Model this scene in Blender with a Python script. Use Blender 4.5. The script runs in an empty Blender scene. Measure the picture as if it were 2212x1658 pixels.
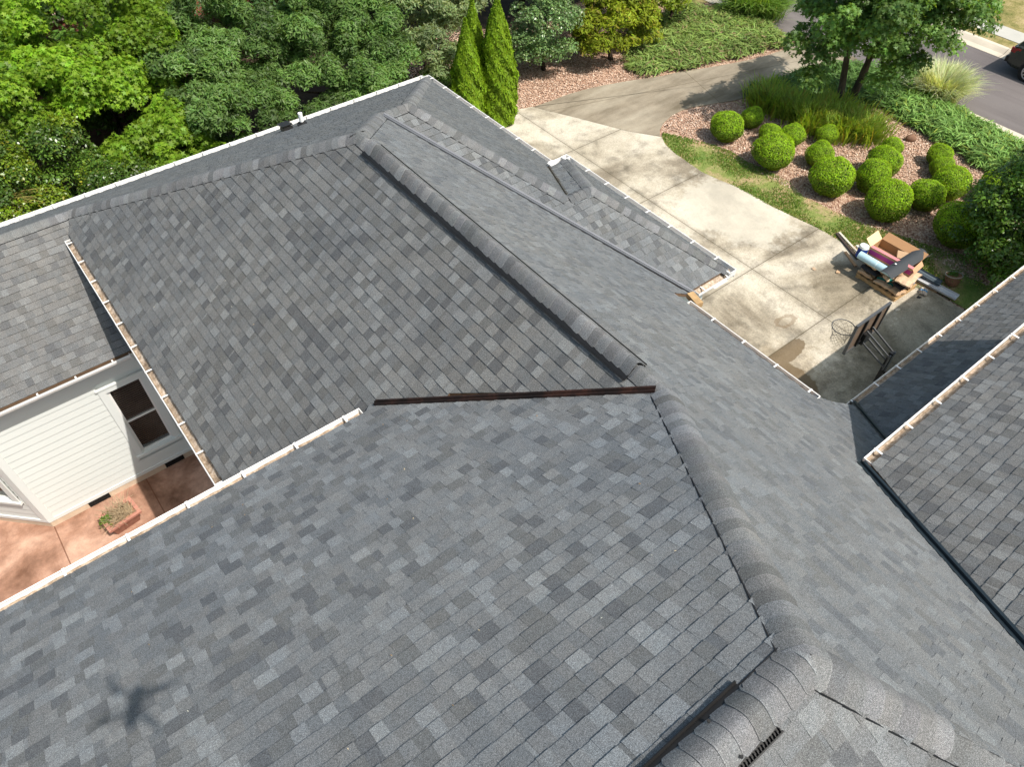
import bpy, math, random
import numpy as np
from mathutils import Vector, Matrix
from mathutils.geometry import tessellate_polygon

# ------------------------------------------------------------------ camera, sky, sun, exposure
U = 8.8            # metres in one survey unit (camera height above the long courtyard eave)
H = 13.64          # camera height above the driveway
F, CX, CY = 1615.0, 1106.0, 829.0
scene = bpy.context.scene
def _cv(px, py): return Vector((px-CX, CY-py, -F))
_bx = _cv(4230, -1000).normalized()
_ay = _cv(-838, -1065).normalized(); _ay = (_ay-_bx*_ay.dot(_bx)).normalized()
_az = _bx.cross(_ay)
ROT = Matrix((_bx, _ay, _az))            # camera -> world
cam_data = bpy.data.cameras.new('camera')
cam = bpy.data.objects.new('camera', cam_data)
scene.collection.objects.link(cam)
cam.matrix_world = Matrix.Translation((0, 0, H)) @ ROT.to_4x4()
cam_data.sensor_fit = 'HORIZONTAL'; cam_data.sensor_width = 36.0
cam_data.lens = 36.0*F/2212.0
cam_data.clip_start = 0.05; cam_data.clip_end = 1000.0
scene.camera = cam
scene.render.resolution_x = 1024; scene.render.resolution_y = 768

LDIR = Vector((-0.23, 0.60, -1.0)).normalized()      # direction the sunlight travels
SUN_EL = math.asin(-LDIR.z)
SUN_AZ = math.atan2(-LDIR.x, -LDIR.y)                # azimuth from +Y towards +X
world = bpy.data.worlds.new('World'); scene.world = world
world.use_nodes = True
wn = world.node_tree.nodes; wl = world.node_tree.links
wn.clear()
sky = wn.new('ShaderNodeTexSky'); sky.sky_type = 'NISHITA'; sky.sun_disc = False
sky.sun_elevation = SUN_EL; sky.sun_rotation = SUN_AZ
sky.air_density = 1.0; sky.dust_density = 2.5; sky.ozone_density = 1.0
bg = wn.new('ShaderNodeBackground'); bg.inputs['Strength'].default_value = 0.15
wo = wn.new('ShaderNodeOutputWorld')
hz = wn.new('ShaderNodeMix'); hz.data_type = 'RGBA'; hz.blend_type = 'MULTIPLY'; hz.inputs[0].default_value = 1.0
hz.inputs[7].default_value = (.93, 1.0, .90, 1)      # summer haze takes the violet out of the clear-sky light
wl.new(sky.outputs[0], hz.inputs[6]); wl.new(hz.outputs[2], bg.inputs[0]); wl.new(bg.outputs[0], wo.inputs[0])
sd = bpy.data.lights.new('sun', 'SUN'); sd.energy = 4.1; sd.angle = math.radians(0.55)
sd.color = (1.0, 0.945, 0.87)
sun = bpy.data.objects.new('sun', sd); scene.collection.objects.link(sun)
sun.rotation_euler = LDIR.to_track_quat('-Z', 'Y').to_euler()
scene.view_settings.view_transform = 'Standard'; scene.view_settings.look = 'None'
scene.view_settings.exposure = 0.38; scene.view_settings.gamma = 1.0
scene.view_settings.use_curve_mapping = False

# ------------------------------------------------------------------ survey helpers
def ray(px, py): return (ROT @ _cv(px, py)).normalized()
def gp(px, py, z=0.0):
    r = ray(px, py); t = (z-H)/r.z
    return Vector((r.x*t, r.y*t, z))
def P3(x, y, d): return Vector((x*U, y*U, H-d*U))

rng = random.Random(7)
nr = np.random.default_rng(11)

# ------------------------------------------------------------------ materials
MATS = {}
class NT:
    def __init__(s, name):
        s.m = bpy.data.materials.new(name); s.m.use_nodes = True
        s.t = s.m.node_tree; s.t.nodes.clear()
        s.out = s.t.nodes.new('ShaderNodeOutputMaterial')
        s._c = None
    def n(s, typ, ins=None, **kw):
        nd = s.t.nodes.new(typ)
        for k, v in kw.items(): setattr(nd, k, v)
        if ins:
            for k, v in ins.items():
                if isinstance(v, bpy.types.NodeSocket): s.t.links.new(v, nd.inputs[k])
                else:
                    if isinstance(v, tuple) and len(v) == 3 and nd.inputs[k].type == 'RGBA': v = (*v, 1)
                    nd.inputs[k].default_value = v
        return nd
    def co(s):
        if s._c is None: s._c = s.n('ShaderNodeNewGeometry').outputs['Position']
        return s._c
    def noise(s, scale, detail=3, rough=.55, vec=None, dist=0.0):
        return s.n('ShaderNodeTexNoise', {'Vector': vec or s.co(), 'Scale': scale, 'Detail': detail, 'Roughness': rough, 'Distortion': dist}).outputs['Fac']
    def ramp(s, fac, stops):
        r = s.n('ShaderNodeValToRGB', {'Fac': fac}); e = r.color_ramp.elements
        while len(e) < len(stops): e.new(.5)
        for i, (p, c) in enumerate(stops):
            e[i].position = p
            e[i].color = (c, c, c, 1) if not isinstance(c, tuple) else (*c, 1)
        return r.outputs['Color']
    def mix(s, f, a, b, mode='MIX'):
        m = s.n('ShaderNodeMix', None, data_type='RGBA', blend_type=mode)
        for i, v in ((0, f), (6, a), (7, b)):
            if isinstance(v, bpy.types.NodeSocket): s.t.links.new(v, m.inputs[i])
            else: m.inputs[i].default_value = (*v, 1) if isinstance(v, tuple) and len(v) == 3 else v
        return m.outputs[2]
    def math(s, op, a, b=0.0, clamp=False):
        m = s.n('ShaderNodeMath', None, operation=op, use_clamp=clamp)
        for i, v in ((0, a), (1, b)):
            if isinstance(v, bpy.types.NodeSocket): s.t.links.new(v, m.inputs[i])
            else: m.inputs[i].default_value = v
        return m.outputs[0]
    def bump(s, h, strength=.3, dist=.01):
        return s.n('ShaderNodeBump', {'Height': h, 'Strength': strength, 'Distance': dist}).outputs[0]
    def attr(s): return s.n('ShaderNodeAttribute', None, attribute_name='Col').outputs['Color']
    def done(s, col, rough=.8, metal=0.0, normal=None, spec=.3, **kw):
        ins = {'Base Color': col, 'Roughness': rough, 'Metallic': metal, 'Specular IOR Level': spec}
        ins.update(kw)
        b = s.n('ShaderNodeBsdfPrincipled', ins)
        if normal is not None: s.t.links.new(normal, b.inputs['Normal'])
        s.t.links.new(b.outputs[0], s.out.inputs[0]); return s.m

def simple(name, col, rough=.6, metal=0.0, var=.12, scale=6.0, spec=.3, bump=0.0, fine=60.0):
    t = NT(name)
    n1 = t.noise(scale, 4); n2 = t.noise(fine, 2)
    v = t.math('ADD', t.math('MULTIPLY', t.math('SUBTRACT', n1, .5), 2*var*1.6), t.math('MULTIPLY', t.math('SUBTRACT', n2, .5), var))
    g = t.math('ADD', v, 1.0)
    c = t.mix(1.0, col, g, 'MULTIPLY')
    return t.done(c, rough, metal, t.bump(n2, bump, .01) if bump else None, spec)

def vcol(name, col=(1, 1, 1), rough=.85, fine=None, famp=.2, big=None, bamp=.15, spec=.2, bump=0.0, bdist=.004):
    t = NT(name); c = t.mix(1.0, t.attr(), col, 'MULTIPLY'); nm = None
    if fine:
        n = t.noise(fine, 2, .7)
        c = t.mix(1.0, c, t.math('ADD', t.math('MULTIPLY', t.math('SUBTRACT', n, .5), famp*2), 1.0), 'MULTIPLY')
        if bump: nm = t.bump(n, bump, bdist)
    if big:
        n = t.noise(big, 5, .6)
        c = t.mix(1.0, c, t.math('ADD', t.math('MULTIPLY', t.math('SUBTRACT', n, .5), bamp*2), 1.0), 'MULTIPLY')
    return t.done(c, rough, 0.0, nm, spec)

def leafmat(name, trans=.38, rough=.5, spec=.35):
    t = NT(name); c = t.attr()
    b = t.n('ShaderNodeBsdfPrincipled', {'Base Color': c, 'Roughness': rough, 'Specular IOR Level': spec})
    tc = t.mix(1.0, c, (1.5, 1.35, .45), 'MULTIPLY')
    tr = t.n('ShaderNodeBsdfTranslucent', {'Color': tc})
    m = t.n('ShaderNodeMixShader', {'Fac': trans}); t.t.links.new(b.outputs[0], m.inputs[1]); t.t.links.new(tr.outputs[0], m.inputs[2])
    t.t.links.new(m.outputs[0], t.out.inputs[0]); return t.m

def shingle_material():
    t = NT('asphalt_shingle'); a = t.attr()
    g1 = t.noise(230, 2, .8); g2 = t.noise(75, 2, .6)
    sp = t.ramp(g1, [(.30, .34), (.49, .90), (.66, 2.3)])
    c = t.mix(1.0, a, sp, 'MULTIPLY')
    c = t.mix(1.0, c, t.ramp(g2, [(.3, .82), (.7, 1.18)]), 'MULTIPLY')
    w = t.noise(.55, 4, .6)
    c = t.mix(1.0, c, t.ramp(w, [(.3, (.90, .92, .95)), (.7, (1.08, 1.06, 1.03))]), 'MULTIPLY')
    hue = t.noise(9, 2, .5)
    c = t.mix(.6, c, t.mix(1.0, c, t.ramp(hue, [(.35, (.97, 1.0, 1.02)), (.65, (1.02, 1.0, .98))]), 'MULTIPLY'))
    return t.done(c, .88, 0, t.bump(g1, .5, .003), .25)

def concrete_material():
    t = NT('driveway_concrete')
    big = t.noise(.32, 6, .62, dist=.6); mid = t.noise(1.6, 6, .65); fine = t.noise(30, 3, .7); sp = t.noise(110, 2, .7)
    c = t.ramp(big, [(.37, (.25, .21, .155)), (.46, (.42, .365, .28)), (.57, (.57, .505, .405))])
    c = t.mix(1.0, c, t.ramp(mid, [(.32, .60), (.48, .98), (.70, 1.14)]), 'MULTIPLY')
    c = t.mix(1.0, c, t.ramp(fine, [(.3, .72), (.68, 1.18)]), 'MULTIPLY')
    c = t.mix(1.0, c, t.ramp(sp, [(.3, .85), (.7, 1.12)]), 'MULTIPLY')
    xyz = t.n('ShaderNodeSeparateXYZ', {0: t.co()})
    x, y = xyz.outputs[0], xyz.outputs[1]
    wob = t.math('MULTIPLY', t.math('SUBTRACT', t.noise(1.5, 7, .78), .5), 2.2)
    def blob(cx, cy, rx, ry, soft=.35, w=1.0):
        dx = t.math('DIVIDE', t.math('SUBTRACT', x, cx), rx); dy = t.math('DIVIDE', t.math('SUBTRACT', y, cy), ry)
        d = t.math('SQRT', t.math('ADD', t.math('MULTIPLY', dx, dx), t.math('MULTIPLY', dy, dy)))
        d = t.math('ADD', d, t.math('MULTIPLY', wob, w))
        return t.ramp(t.math('SUBTRACT', d, .5), [(.5-soft*.5, 1.0), (.5+soft*.5, 0.0)])
    # mossy dirty part towards the lower roof, brown damp stain, ring stain, pale washed patch
    c = t.mix(t.math('MULTIPLY', blob(16.5, 3.2, 3.4, 2.1, .5), .75), c, t.mix(1.0, c, (.50, .49, .44), 'MULTIPLY'))
    c = t.mix(t.math('MULTIPLY', blob(17.0, 6.4, 1.5, .9, .5), .55), c, t.mix(1.0, c, (.55, .52, .45), 'MULTIPLY'))
    c = t.mix(t.math('MULTIPLY', blob(16.9, 10.6, 1.4, 1.9, .3), .55), c, (.60, .55, .46))
    c = t.mix(t.math('MULTIPLY', blob(13.0, 5.6, .9, .7, .5), .5), c, t.mix(1.0, c, (.62, .55, .45), 'MULTIPLY'))
    # damp patch against the joint
    dmp = t.math('MULTIPLY', t.math('MAXIMUM', blob(13.3, 5.85, .78, .30, .06, .35), blob(12.75, 5.2, .50, .80, .06, .35)), t.math('LESS_THAN', y, 6.0))
    c = t.mix(t.math('MULTIPLY', dmp, .8), c, (.14, .095, .05))
    ro = blob(14.3, 6.55, .36, .20, .05, .8); ri = blob(14.3, 6.55, .24, .11, .10, .45)
    c = t.mix(t.math('MULTIPLY', t.math('SUBTRACT', ro, t.math('MULTIPLY', ri, .75)), .5), c, (.19, .13, .075))
    # control joints
    def line(v, p, w=.011): return t.math('LESS_THAN', t.math('ABSOLUTE', t.math('SUBTRACT', v, p)), w)
    j = line(x, 15.24)
    for yy in (6.0, 8.45, 12.55, 16.0): j = t.math('MAXIMUM', j, line(y, yy))
    c = t.mix(t.math('MULTIPLY', j, .8), c, (.11, .085, .05))
    jd = t.math('MINIMUM', t.math('ABSOLUTE', t.math('SUBTRACT', x, 15.24)), 9.0)
    for yy in (6.0, 8.45, 12.55, 16.0): jd = t.math('MINIMUM', jd, t.math('ABSOLUTE', t.math('SUBTRACT', y, yy)))
    dirt = t.ramp(t.math('ADD', jd, t.math('MULTIPLY', t.noise(5, 4, .7), .3)), [(.10, .72), (.34, 1.0)])
    c = t.mix(1.0, c, dirt, 'MULTIPLY')
    return t.done(c, .9, 0, t.bump(sp, .35, .004), .15)

def old_concrete_material():
    t = NT('old_driveway_concrete')
    st = t.n('ShaderNodeMapping', {'Vector': t.co(), 'Scale': (.28, 1.2, 1.0)})
    st.inputs['Rotation'].default_value = (0, 0, math.radians(-18))
    streak = t.noise(.9, 5, .6, vec=st.outputs[0]); mid = t.noise(1.3, 5, .65); fine = t.noise(35, 3, .7); sp = t.noise(120, 2, .7)
    c = t.ramp(streak, [(.34, (.155, .125, .085)), (.5, (.27, .225, .165)), (.66, (.36, .31, .235))])
    c = t.mix(1.0, c, t.ramp(mid, [(.3, .85), (.7, 1.12)]), 'MULTIPLY')
    c = t.mix(1.0, c, t.ramp(fine, [(.3, .86), (.7, 1.1)]), 'MULTIPLY')
    xyz = t.n('ShaderNodeSeparateXYZ', {0: t.co()})
    x, y = xyz.outputs[0], xyz.outputs[1]
    j = None
    for (a, b, cc) in ((.96, -.28, 16.35), (.96, -.28, 20.2), (.28, .96, 22.2)):
        v = t.math('ADD', t.math('MULTIPLY', x, a), t.math('MULTIPLY', y, b))
        q = t.math('LESS_THAN', t.math('ABSOLUTE', t.math('SUBTRACT', v, cc)), .012)
        j = q if j is None else t.math('MAXIMUM', j, q)
    c = t.mix(t.math('MULTIPLY', j, .7), c, (.10, .08, .05))
    return t.done(c, .9, 0, t.bump(sp, .3, .004), .15)

def mulch_material():
    t = NT('bark_mulch')
    v = t.n('ShaderNodeTexVoronoi', {'Vector': t.n('ShaderNodeMapping', {'Vector': t.co(), 'Scale': (1, 1, 1)}).outputs[0], 'Scale': 26.0, 'Randomness': 1.0})
    s = t.n('ShaderNodeSeparateColor', {0: v.outputs['Color']}).outputs[0]
    c = t.ramp(s, [(.0, (.18, .09, .06)), (.35, (.36, .21, .145)), (.7, (.50, .34, .24)), (1.0, (.66, .50, .39))])
    c = t.mix(1.0, c, t.ramp(t.noise(.8, 5, .6), [(.3, .78), (.7, 1.15)]), 'MULTIPLY')
    c = t.mix(1.0, c, t.ramp(t.noise(60, 2, .7), [(.3, .7), (.7, 1.25)]), 'MULTIPLY')
    return t.done(c, .95, 0, t.bump(v.outputs['Distance'], .8, .03), .1)

def turf_material(name, dry):
    t = NT(name)
    n = t.noise(.9, 6, .68); f = t.noise(22, 3, .7); ff = t.noise(90, 2, .7)
    if dry: c = t.ramp(n, [(.35, (.12, .13, .035)), (.48, (.26, .22, .085)), (.62, (.40, .31, .16))])
    else: c = t.ramp(n, [(.34, (.12, .19, .04)), (.46, (.21, .24, .07)), (.56, (.38, .29, .155)), (.70, (.46, .28, .17))])
    c = t.mix(1.0, c, t.ramp(f, [(.3, .65), (.7, 1.3)]), 'MULTIPLY')
    c = t.mix(1.0, c, t.ramp(ff, [(.3, .7), (.7, 1.25)]), 'MULTIPLY')
    return t.done(c, .95, 0, t.bump(f, .8, .02), .1)

def asphalt_material():
    t = NT('street_asphalt')
    st = t.n('ShaderNodeMapping', {'Vector': t.co(), 'Scale': (1.2, .05, 1.0)})
    s = t.noise(1.0, 5, .6, vec=st.outputs[0]); f = t.noise(60, 3, .8); b = t.noise(.5, 4, .6)
    c = t.ramp(s, [(.35, (.125, .108, .105)), (.6, (.165, .145, .140))])
    c = t.mix(1.0, c, t.ramp(f, [(.3, .72), (.7, 1.25)]), 'MULTIPLY')
    c = t.mix(1.0, c, t.ramp(b, [(.3, .9), (.7, 1.08)]), 'MULTIPLY')
    return t.done(c, .9, 0, t.bump(f, .4, .005), .2)

def patio_material():
    t = NT('stained_patio_concrete')
    n = t.noise(.75, 6, .65, dist=.5); m = t.noise(5, 5, .7); f = t.noise(70, 2, .7)
    c = t.ramp(n, [(.32, (.18, .09, .055)), (.47, (.36, .20, .135)), (.62, (.56, .345, .25))])
    c = t.mix(1.0, c, t.ramp(m, [(.3, .78), (.7, 1.15)]), 'MULTIPLY')
    c = t.mix(1.0, c, t.ramp(f, [(.3, .9), (.7, 1.1)]), 'MULTIPLY')
    xyz = t.n('ShaderNodeSeparateXYZ', {0: t.co()}); x, y = xyz.outputs[0], xyz.outputs[1]
    j = t.math('LESS_THAN', t.math('ABSOLUTE', t.math('SUBTRACT', x, -2.51)), .012)
    j = t.math('MAXIMUM', j, t.math('LESS_THAN', t.math('ABSOLUTE', t.math('SUBTRACT', x, -.60)), .012))
    c = t.mix(t.math('MULTIPLY', j, .75), c, (.13, .05, .025))
    return t.done(c, .75, 0, t.bump(f, .2, .003), .3)

def brick_material():
    t = NT('red_brick')
    mp = t.n('ShaderNodeCombineXYZ', {0: t.n('ShaderNodeSeparateXYZ', {0: t.co()}).outputs[0], 1: t.n('ShaderNodeSeparateXYZ', {0: t.co()}).outputs[2]})
    b = t.n('ShaderNodeTexBrick', {'Vector': mp.outputs[0], 'Color1': (.30, .10, .055), 'Color2': (.20, .07, .045), 'Mortar': (.42, .36, .30), 'Scale': 4.4, 'Mortar Size': .02, 'Brick Width': .9, 'Row Height': .33})
    c = t.mix(1.0, b.outputs[0], t.ramp(t.noise(8, 4), [(.3, .7), (.7, 1.2)]), 'MULTIPLY')
    return t.done(c, .9, 0, t.bump(b.outputs['Fac'], -.4, .01), .2)

def bark_material(name, col):
    t = NT(name)
    mp = t.n('ShaderNodeMapping', {'Vector': t.co(), 'Scale': (14, 14, 3)})
    n = t.noise(1.0, 5, .7, vec=mp.outputs[0])
    c = t.mix(1.0, col, t.ramp(n, [(.3, .5), (.7, 1.3)]), 'MULTIPLY')
    return t.done(c, .95, 0, t.bump(n, .8, .02), .1)

def rust_material():
    t = NT('rusty_flashing')
    n = t.noise(3, 6, .7, dist=.8)
    c = t.ramp(n, [(.35, (.010, .008, .008)), (.5, (.022, .013, .011)), (.68, (.065, .027, .019))])
    c = t.mix(1.0, c, t.ramp(t.noise(60, 3), [(.3, .7), (.7, 1.3)]), 'MULTIPLY')
    return t.done(c, .7, .2, t.bump(n, .2, .003), .3)

def debris_material():
    t = NT('gutter_leaf_dirt')
    n = t.noise(14, 5, .75); m = t.noise(2.2, 4, .6)
    c = t.ramp(n, [(.3, (.17, .12, .085)), (.48, (.38, .29, .21)), (.66, (.60, .51, .42))])
    c = t.mix(1.0, c, t.ramp(m, [(.3, .7), (.7, 1.2)]), 'MULTIPLY')
    return t.done(c, .95, 0, t.bump(n, .6, .01), .1)

SHINGLE = shingle_material()
M = dict(
    under=simple('roof_underlay', (.035, .035, .038), .9),
    edge_wood=simple('roof_edge_wood', (.14, .085, .05), .9, var=.3, scale=3),
    white=simple('white_paint', (.80, .78, .75), .45, var=.05, scale=1.2),
    siding=simple('white_lap_siding', (.675, .695, .665), .6, var=.04, scale=.9),
    trim=simple('white_trim', (.715, .735, .71), .5, var=.04, scale=1.0),
    soffit=simple('soffit_paint', (.70, .70, .67), .7, var=.04),
    debris=debris_material(),
    found=simple('foundation_render', (.62, .49, .36), .9, var=.15, bump=.2),
    black=simple('black_metal', (.022, .021, .021), .45, .3, var=.25, scale=3),
    blue_black=simple('painted_flashing', (.022, .032, .040), .4, .3, var=.25, scale=2.5),
    greymetal=simple('grey_valley_metal', (.17, .175, .19), .5, .3, var=.14, scale=2),
    brownmetal=simple('brown_valley_metal', (.075, .062, .045), .6, .2, var=.3, scale=4),
    bright_metal=simple('galvanised_metal', (.50, .50, .49), .4, .6, var=.25, scale=5),
    rust=rust_material(), glass=None,
    shaded_humus=simple('shade_dark_leaf_mould', (.055, .038, .024), .95, var=.5, scale=3, bump=.6), concrete=concrete_material(), oldconcrete=old_concrete_material(), mulch=mulch_material(),
    turf=turf_material('patchy_turf', False), dryturf=turf_material('dry_turf', True),
    asphalt=asphalt_material(), curb=simple('curb_concrete', (.56, .49, .39), .9, var=.16, scale=1.5, bump=.2),
    walk=simple('sidewalk_concrete', (.45, .43, .38), .9, var=.12, scale=1.0, bump=.2),
    patio=patio_material(), brick=brick_material(),
    bark=bark_material('grey_bark', (.10, .075, .055)), darkbark=bark_material('dark_bark', (.05, .035, .025)),
    leaf=leafmat('leaf', .42), waxleaf=leafmat('glossy_leaf', .2, .33, .5), needle=leafmat('needle_spray', .25, .6, .2),
    blade=leafmat('grass_blade', .35, .55, .25),
    core=simple('inner_twigs', (.03, .055, .010), .95, var=.3, scale=20),
    chips=vcol('wood_chip', rough=.95), paint=vcol('scrap_surface', rough=.7, fine=40, famp=.12, big=2.5, bamp=.14),
    terracotta=simple('pink_terracotta', (.48, .22, .16), .75, var=.15, scale=7, bump=.15),
    soil=simple('planter_soil', (.36, .20, .11), .95, var=.4, scale=14, bump=.6),
    vinyl=simple('white_vinyl_pipe', (.86, .86, .84), .35, var=.03),
    rubber=simple('black_rubber', (.02, .02, .021), .7, var=.15),
    wood=simple('pallet_wood', (.42, .27, .13), .85, var=.3, scale=9, bump=.2),
    wicker=simple('brown_wicker', (.26, .13, .075), .8, var=.35, scale=30, bump=.6),
    carpaint=simple('grey_car_paint', (.055, .06, .052), .25, .4, var=.04, spec=.6),
    tyre=simple('tyre_rubber', (.015, .015, .016), .8), chrome=simple('wheel_alloy', (.55, .55, .56), .3, .7, var=.05),
    tail=simple('red_lamp_lens', (.25, .01, .008), .15, var=.05, spec=.6),
    board=simple('weathered_backboard', (.15, .105, .075), .55, var=.12, scale=3),
    steel=simple('grey_steel', (.12, .12, .12), .45, .5, var=.15), net=simple('net_cord', (.13, .12, .11), .9, var=.1),
    blind=simple('tan_blind', (.36, .31, .25), .6, var=.05),
    dark=simple('dark_interior', (.012, .012, .013), .9), rock=simple('brown_stone', (.20, .11, .07), .9, var=.3, scale=12, bump=.5))
def glass():
    t = NT('window_glass')
    g = t.n('ShaderNodeBsdfGlossy', {'Roughness': .03, 'Color': (.9, .95, 1.0)}); tr = t.n('ShaderNodeBsdfTransparent', {'Color': (.72, .72, .70)})
    m = t.n('ShaderNodeMixShader', {'Fac': .10}); t.t.links.new(tr.outputs[0], m.inputs[1]); t.t.links.new(g.outputs[0], m.inputs[2])
    t.t.links.new(m.outputs[0], t.out.inputs[0]); return t.m
M['glass'] = glass()

# ------------------------------------------------------------------ objects and meshes
def setp(o, label=None, cat=None, group=None, kind=None):
    if label: o['label'] = label
    if cat: o['category'] = cat
    if group: o['group'] = group
    if kind: o['kind'] = kind
    return o
def empty(name, loc, label, cat, group=None, rz=0.0):
    o = bpy.data.objects.new(name, None); scene.collection.objects.link(o)
    o.empty_display_size = .2; o.location = loc; o.rotation_euler = (0, 0, rz)
    return setp(o, label, cat, group)
def link(name, me, parent=None, world_verts=True):
    o = bpy.data.objects.new(name, me); scene.collection.objects.link(o)
    if parent is not None:
        o.parent = parent
    return o
def origin_of(parent):
    v = Vector((0, 0, 0))
    while parent is not None:
        v += Vector(parent.location); parent = parent.parent
    return v

class MB:
    """collects world-space verts/faces; build() links ONE mesh object"""
    def __init__(s): s.v = []; s.f = []; s.c = []; s.m = []
    def face(s, pts, col=None, mi=0):
        i = len(s.v); s.v.extend([tuple(p) for p in pts]); s.f.append(tuple(range(i, i+len(pts)))); s.c.append(col); s.m.append(mi)
    def grid(s, rows, col=None, mi=0, closed=False):
        i = len(s.v); n = len(rows[0])
        for r in rows: s.v.extend([tuple(p) for p in r])
        for a in range(len(rows)-1):
            for b in range(n if closed else n-1):
                c = (b+1) % n
                s.f.append((i+a*n+b, i+a*n+c, i+(a+1)*n+c, i+(a+1)*n+b)); s.c.append(col); s.m.append(mi)
    def box(s, c, ax, ay, az, hx, hy, hz, col=None, mi=0):
        c = Vector(c); ax = Vector(ax)*hx; ay = Vector(ay)*hy; az = Vector(az)*hz
        i = len(s.v)
        for sx, sy, sz in ((-1,-1,-1),(1,-1,-1),(1,1,-1),(-1,1,-1),(-1,-1,1),(1,-1,1),(1,1,1),(-1,1,1)):
            s.v.append(tuple(c+ax*sx+ay*sy+az*sz))
        for f in ((3,2,1,0),(4,5,6,7),(0,1,5,4),(1,2,6,5),(2,3,7,6),(3,0,4,7)):
            s.f.append(tuple(i+k for k in f)); s.c.append(col); s.m.append(mi)
    def abox(s, x0, x1, y0, y1, z0, z1, col=None, mi=0):
        s.box(((x0+x1)/2, (y0+y1)/2, (z0+z1)/2), (1,0,0), (0,1,0), (0,0,1), abs(x1-x0)/2, abs(y1-y0)/2, abs(z1-z0)/2, col, mi)
    def bar(s, a, b, w, h, up=(0,0,1), col=None, mi=0):
        a = Vector(a); b = Vector(b); d = (b-a); L = d.length; d.normalize()
        sd_ = d.cross(Vector(up)); 
        if sd_.length < 1e-4: sd_ = d.cross(Vector((1, 0, 0)))
        sd_.normalize(); u = sd_.cross(d).normalized()
        s.box((a+b)/2, d, sd_, u, L/2, w/2, h/2, col, mi)
    def tube(s, pts, r, n=8, col=None, mi=0, cap=True):
        pts = [Vector(p) for p in pts]; rows = []
        rs = r if isinstance(r, (list, tuple)) else [r]*len(pts)
        for k, p in enumerate(pts):
            d = (pts[min(k+1, len(pts)-1)]-pts[max(k-1, 0)]).normalized()
            a = d.cross(Vector((0, 0, 1)))
            if a.length < .05: a = d.cross(Vector((1, 0, 0)))
            a.normalize(); b = d.cross(a)
            rows.append([p+(a*math.cos(2*math.pi*q/n)+b*math.sin(2*math.pi*q/n))*rs[k] for q in range(n)])
        s.grid(rows, col, mi, closed=True)
        if cap: s.face(rows[0][::-1], col, mi); s.face(rows[-1], col, mi)
    def extrude(s, poly, z0, z1, col=None, mi=0):
        n = len(poly)
        s.face([(p[0], p[1], z1) for p in poly], col, mi)
        for i in range(n):
            a = poly[i]; b = poly[(i+1) % n]
            s.face([(a[0], a[1], z0), (b[0], b[1], z0), (b[0], b[1], z1), (a[0], a[1], z1)], col, mi)
    def build(s, name, mats, parent=None, smooth=False):
        if not isinstance(mats, (list, tuple)): mats = [mats]
        og = origin_of(parent)
        me = bpy.data.meshes.new(name)
        if parent is None and False: pass
        me.from_pydata([(x-og.x, y-og.y, z-og.z) for x, y, z in s.v], [], s.f)
        for m in mats: me.materials.append(m)
        if any(s.m): me.polygons.foreach_set('material_index', s.m)
        if any(c is not None for c in s.c):
            at = me.color_attributes.new('Col', 'FLOAT_COLOR', 'CORNER')
            arr = []
            for f, c in zip(s.f, s.c):
                c = c or (.5, .5, .5); arr.extend((c[0], c[1], c[2], 1.0)*len(f))
            at.data.foreach_set('color', arr)
        if smooth: me.polygons.foreach_set('use_smooth', [True]*len(s.f))
        me.update()
        return link(name, me, parent)

def poly_area_pts(poly, n, g):
    p = np.array([(q[0], q[1]) for q in poly]); lo = p.min(0); hi = p.max(0); out = np.zeros((0, 2))
    while len(out) < n:
        c = g.uniform(lo, hi, (n*2, 2)); ins = np.zeros(len(c), bool); j = len(p)-1
        for i in range(len(p)):
            k = ((p[i,1] > c[:,1]) != (p[j,1] > c[:,1])) & (c[:,0] < (p[j,0]-p[i,0])*(c[:,1]-p[i,1])/(p[j,1]-p[i,1]+1e-12)+p[i,0])
            ins ^= k; j = i
        out = np.vstack([out, c[ins]])
    return out[:n]

# ---- leaf cards: many small real faces
SHAPES = {
    'oval': np.array([(0,-.5,0),(.26,-.05,.05),(0,.5,-.03),(-.26,-.05,.05)]),
    'tri': np.array([(-.3,-.4,0),(.3,-.4,0),(0,.6,0)]),
    'star': np.array([((.5 if k % 2 == 0 else .2)*math.sin(k*math.pi/5), (.5 if k % 2 == 0 else .2)*math.cos(k*math.pi/5), -.05 if k % 2 == 0 else 0) for k in range(10)]),
    'plume': np.array([(-.045,-.5,0),(.045,-.5,0),(.07,.1,.03),(0,.6,0),(-.07,.1,.03)]),
    'spray': np.array([(-.11,-.5,0),(.11,-.5,0),(.15,.1,.04),(0,.6,0),(-.15,.1,.04)]),
}
def cards(pos, nrm, size, shape, col, g, direction=None):
    """arrays of verts for len(pos) cards"""
    n = len(pos); sh = SHAPES[shape]; k = len(sh)
    nrm = nrm/np.linalg.norm(nrm, axis=1, keepdims=True)
    t = g.normal(size=(n, 3)) if direction is None else direction
    t = t-nrm*(t*nrm).sum(1, keepdims=True); t /= np.linalg.norm(t, axis=1, keepdims=True)+1e-9
    b = np.cross(nrm, t)
    V = pos[:, None, :]+size[:, None, None]*(sh[None, :, 0:1]*b[:, None, :]+sh[None, :, 1:2]*t[:, None, :]+sh[None, :, 2:3]*nrm[:, None, :])
    return V.reshape(-1, 3), k, np.repeat(col, k, 0)
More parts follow.
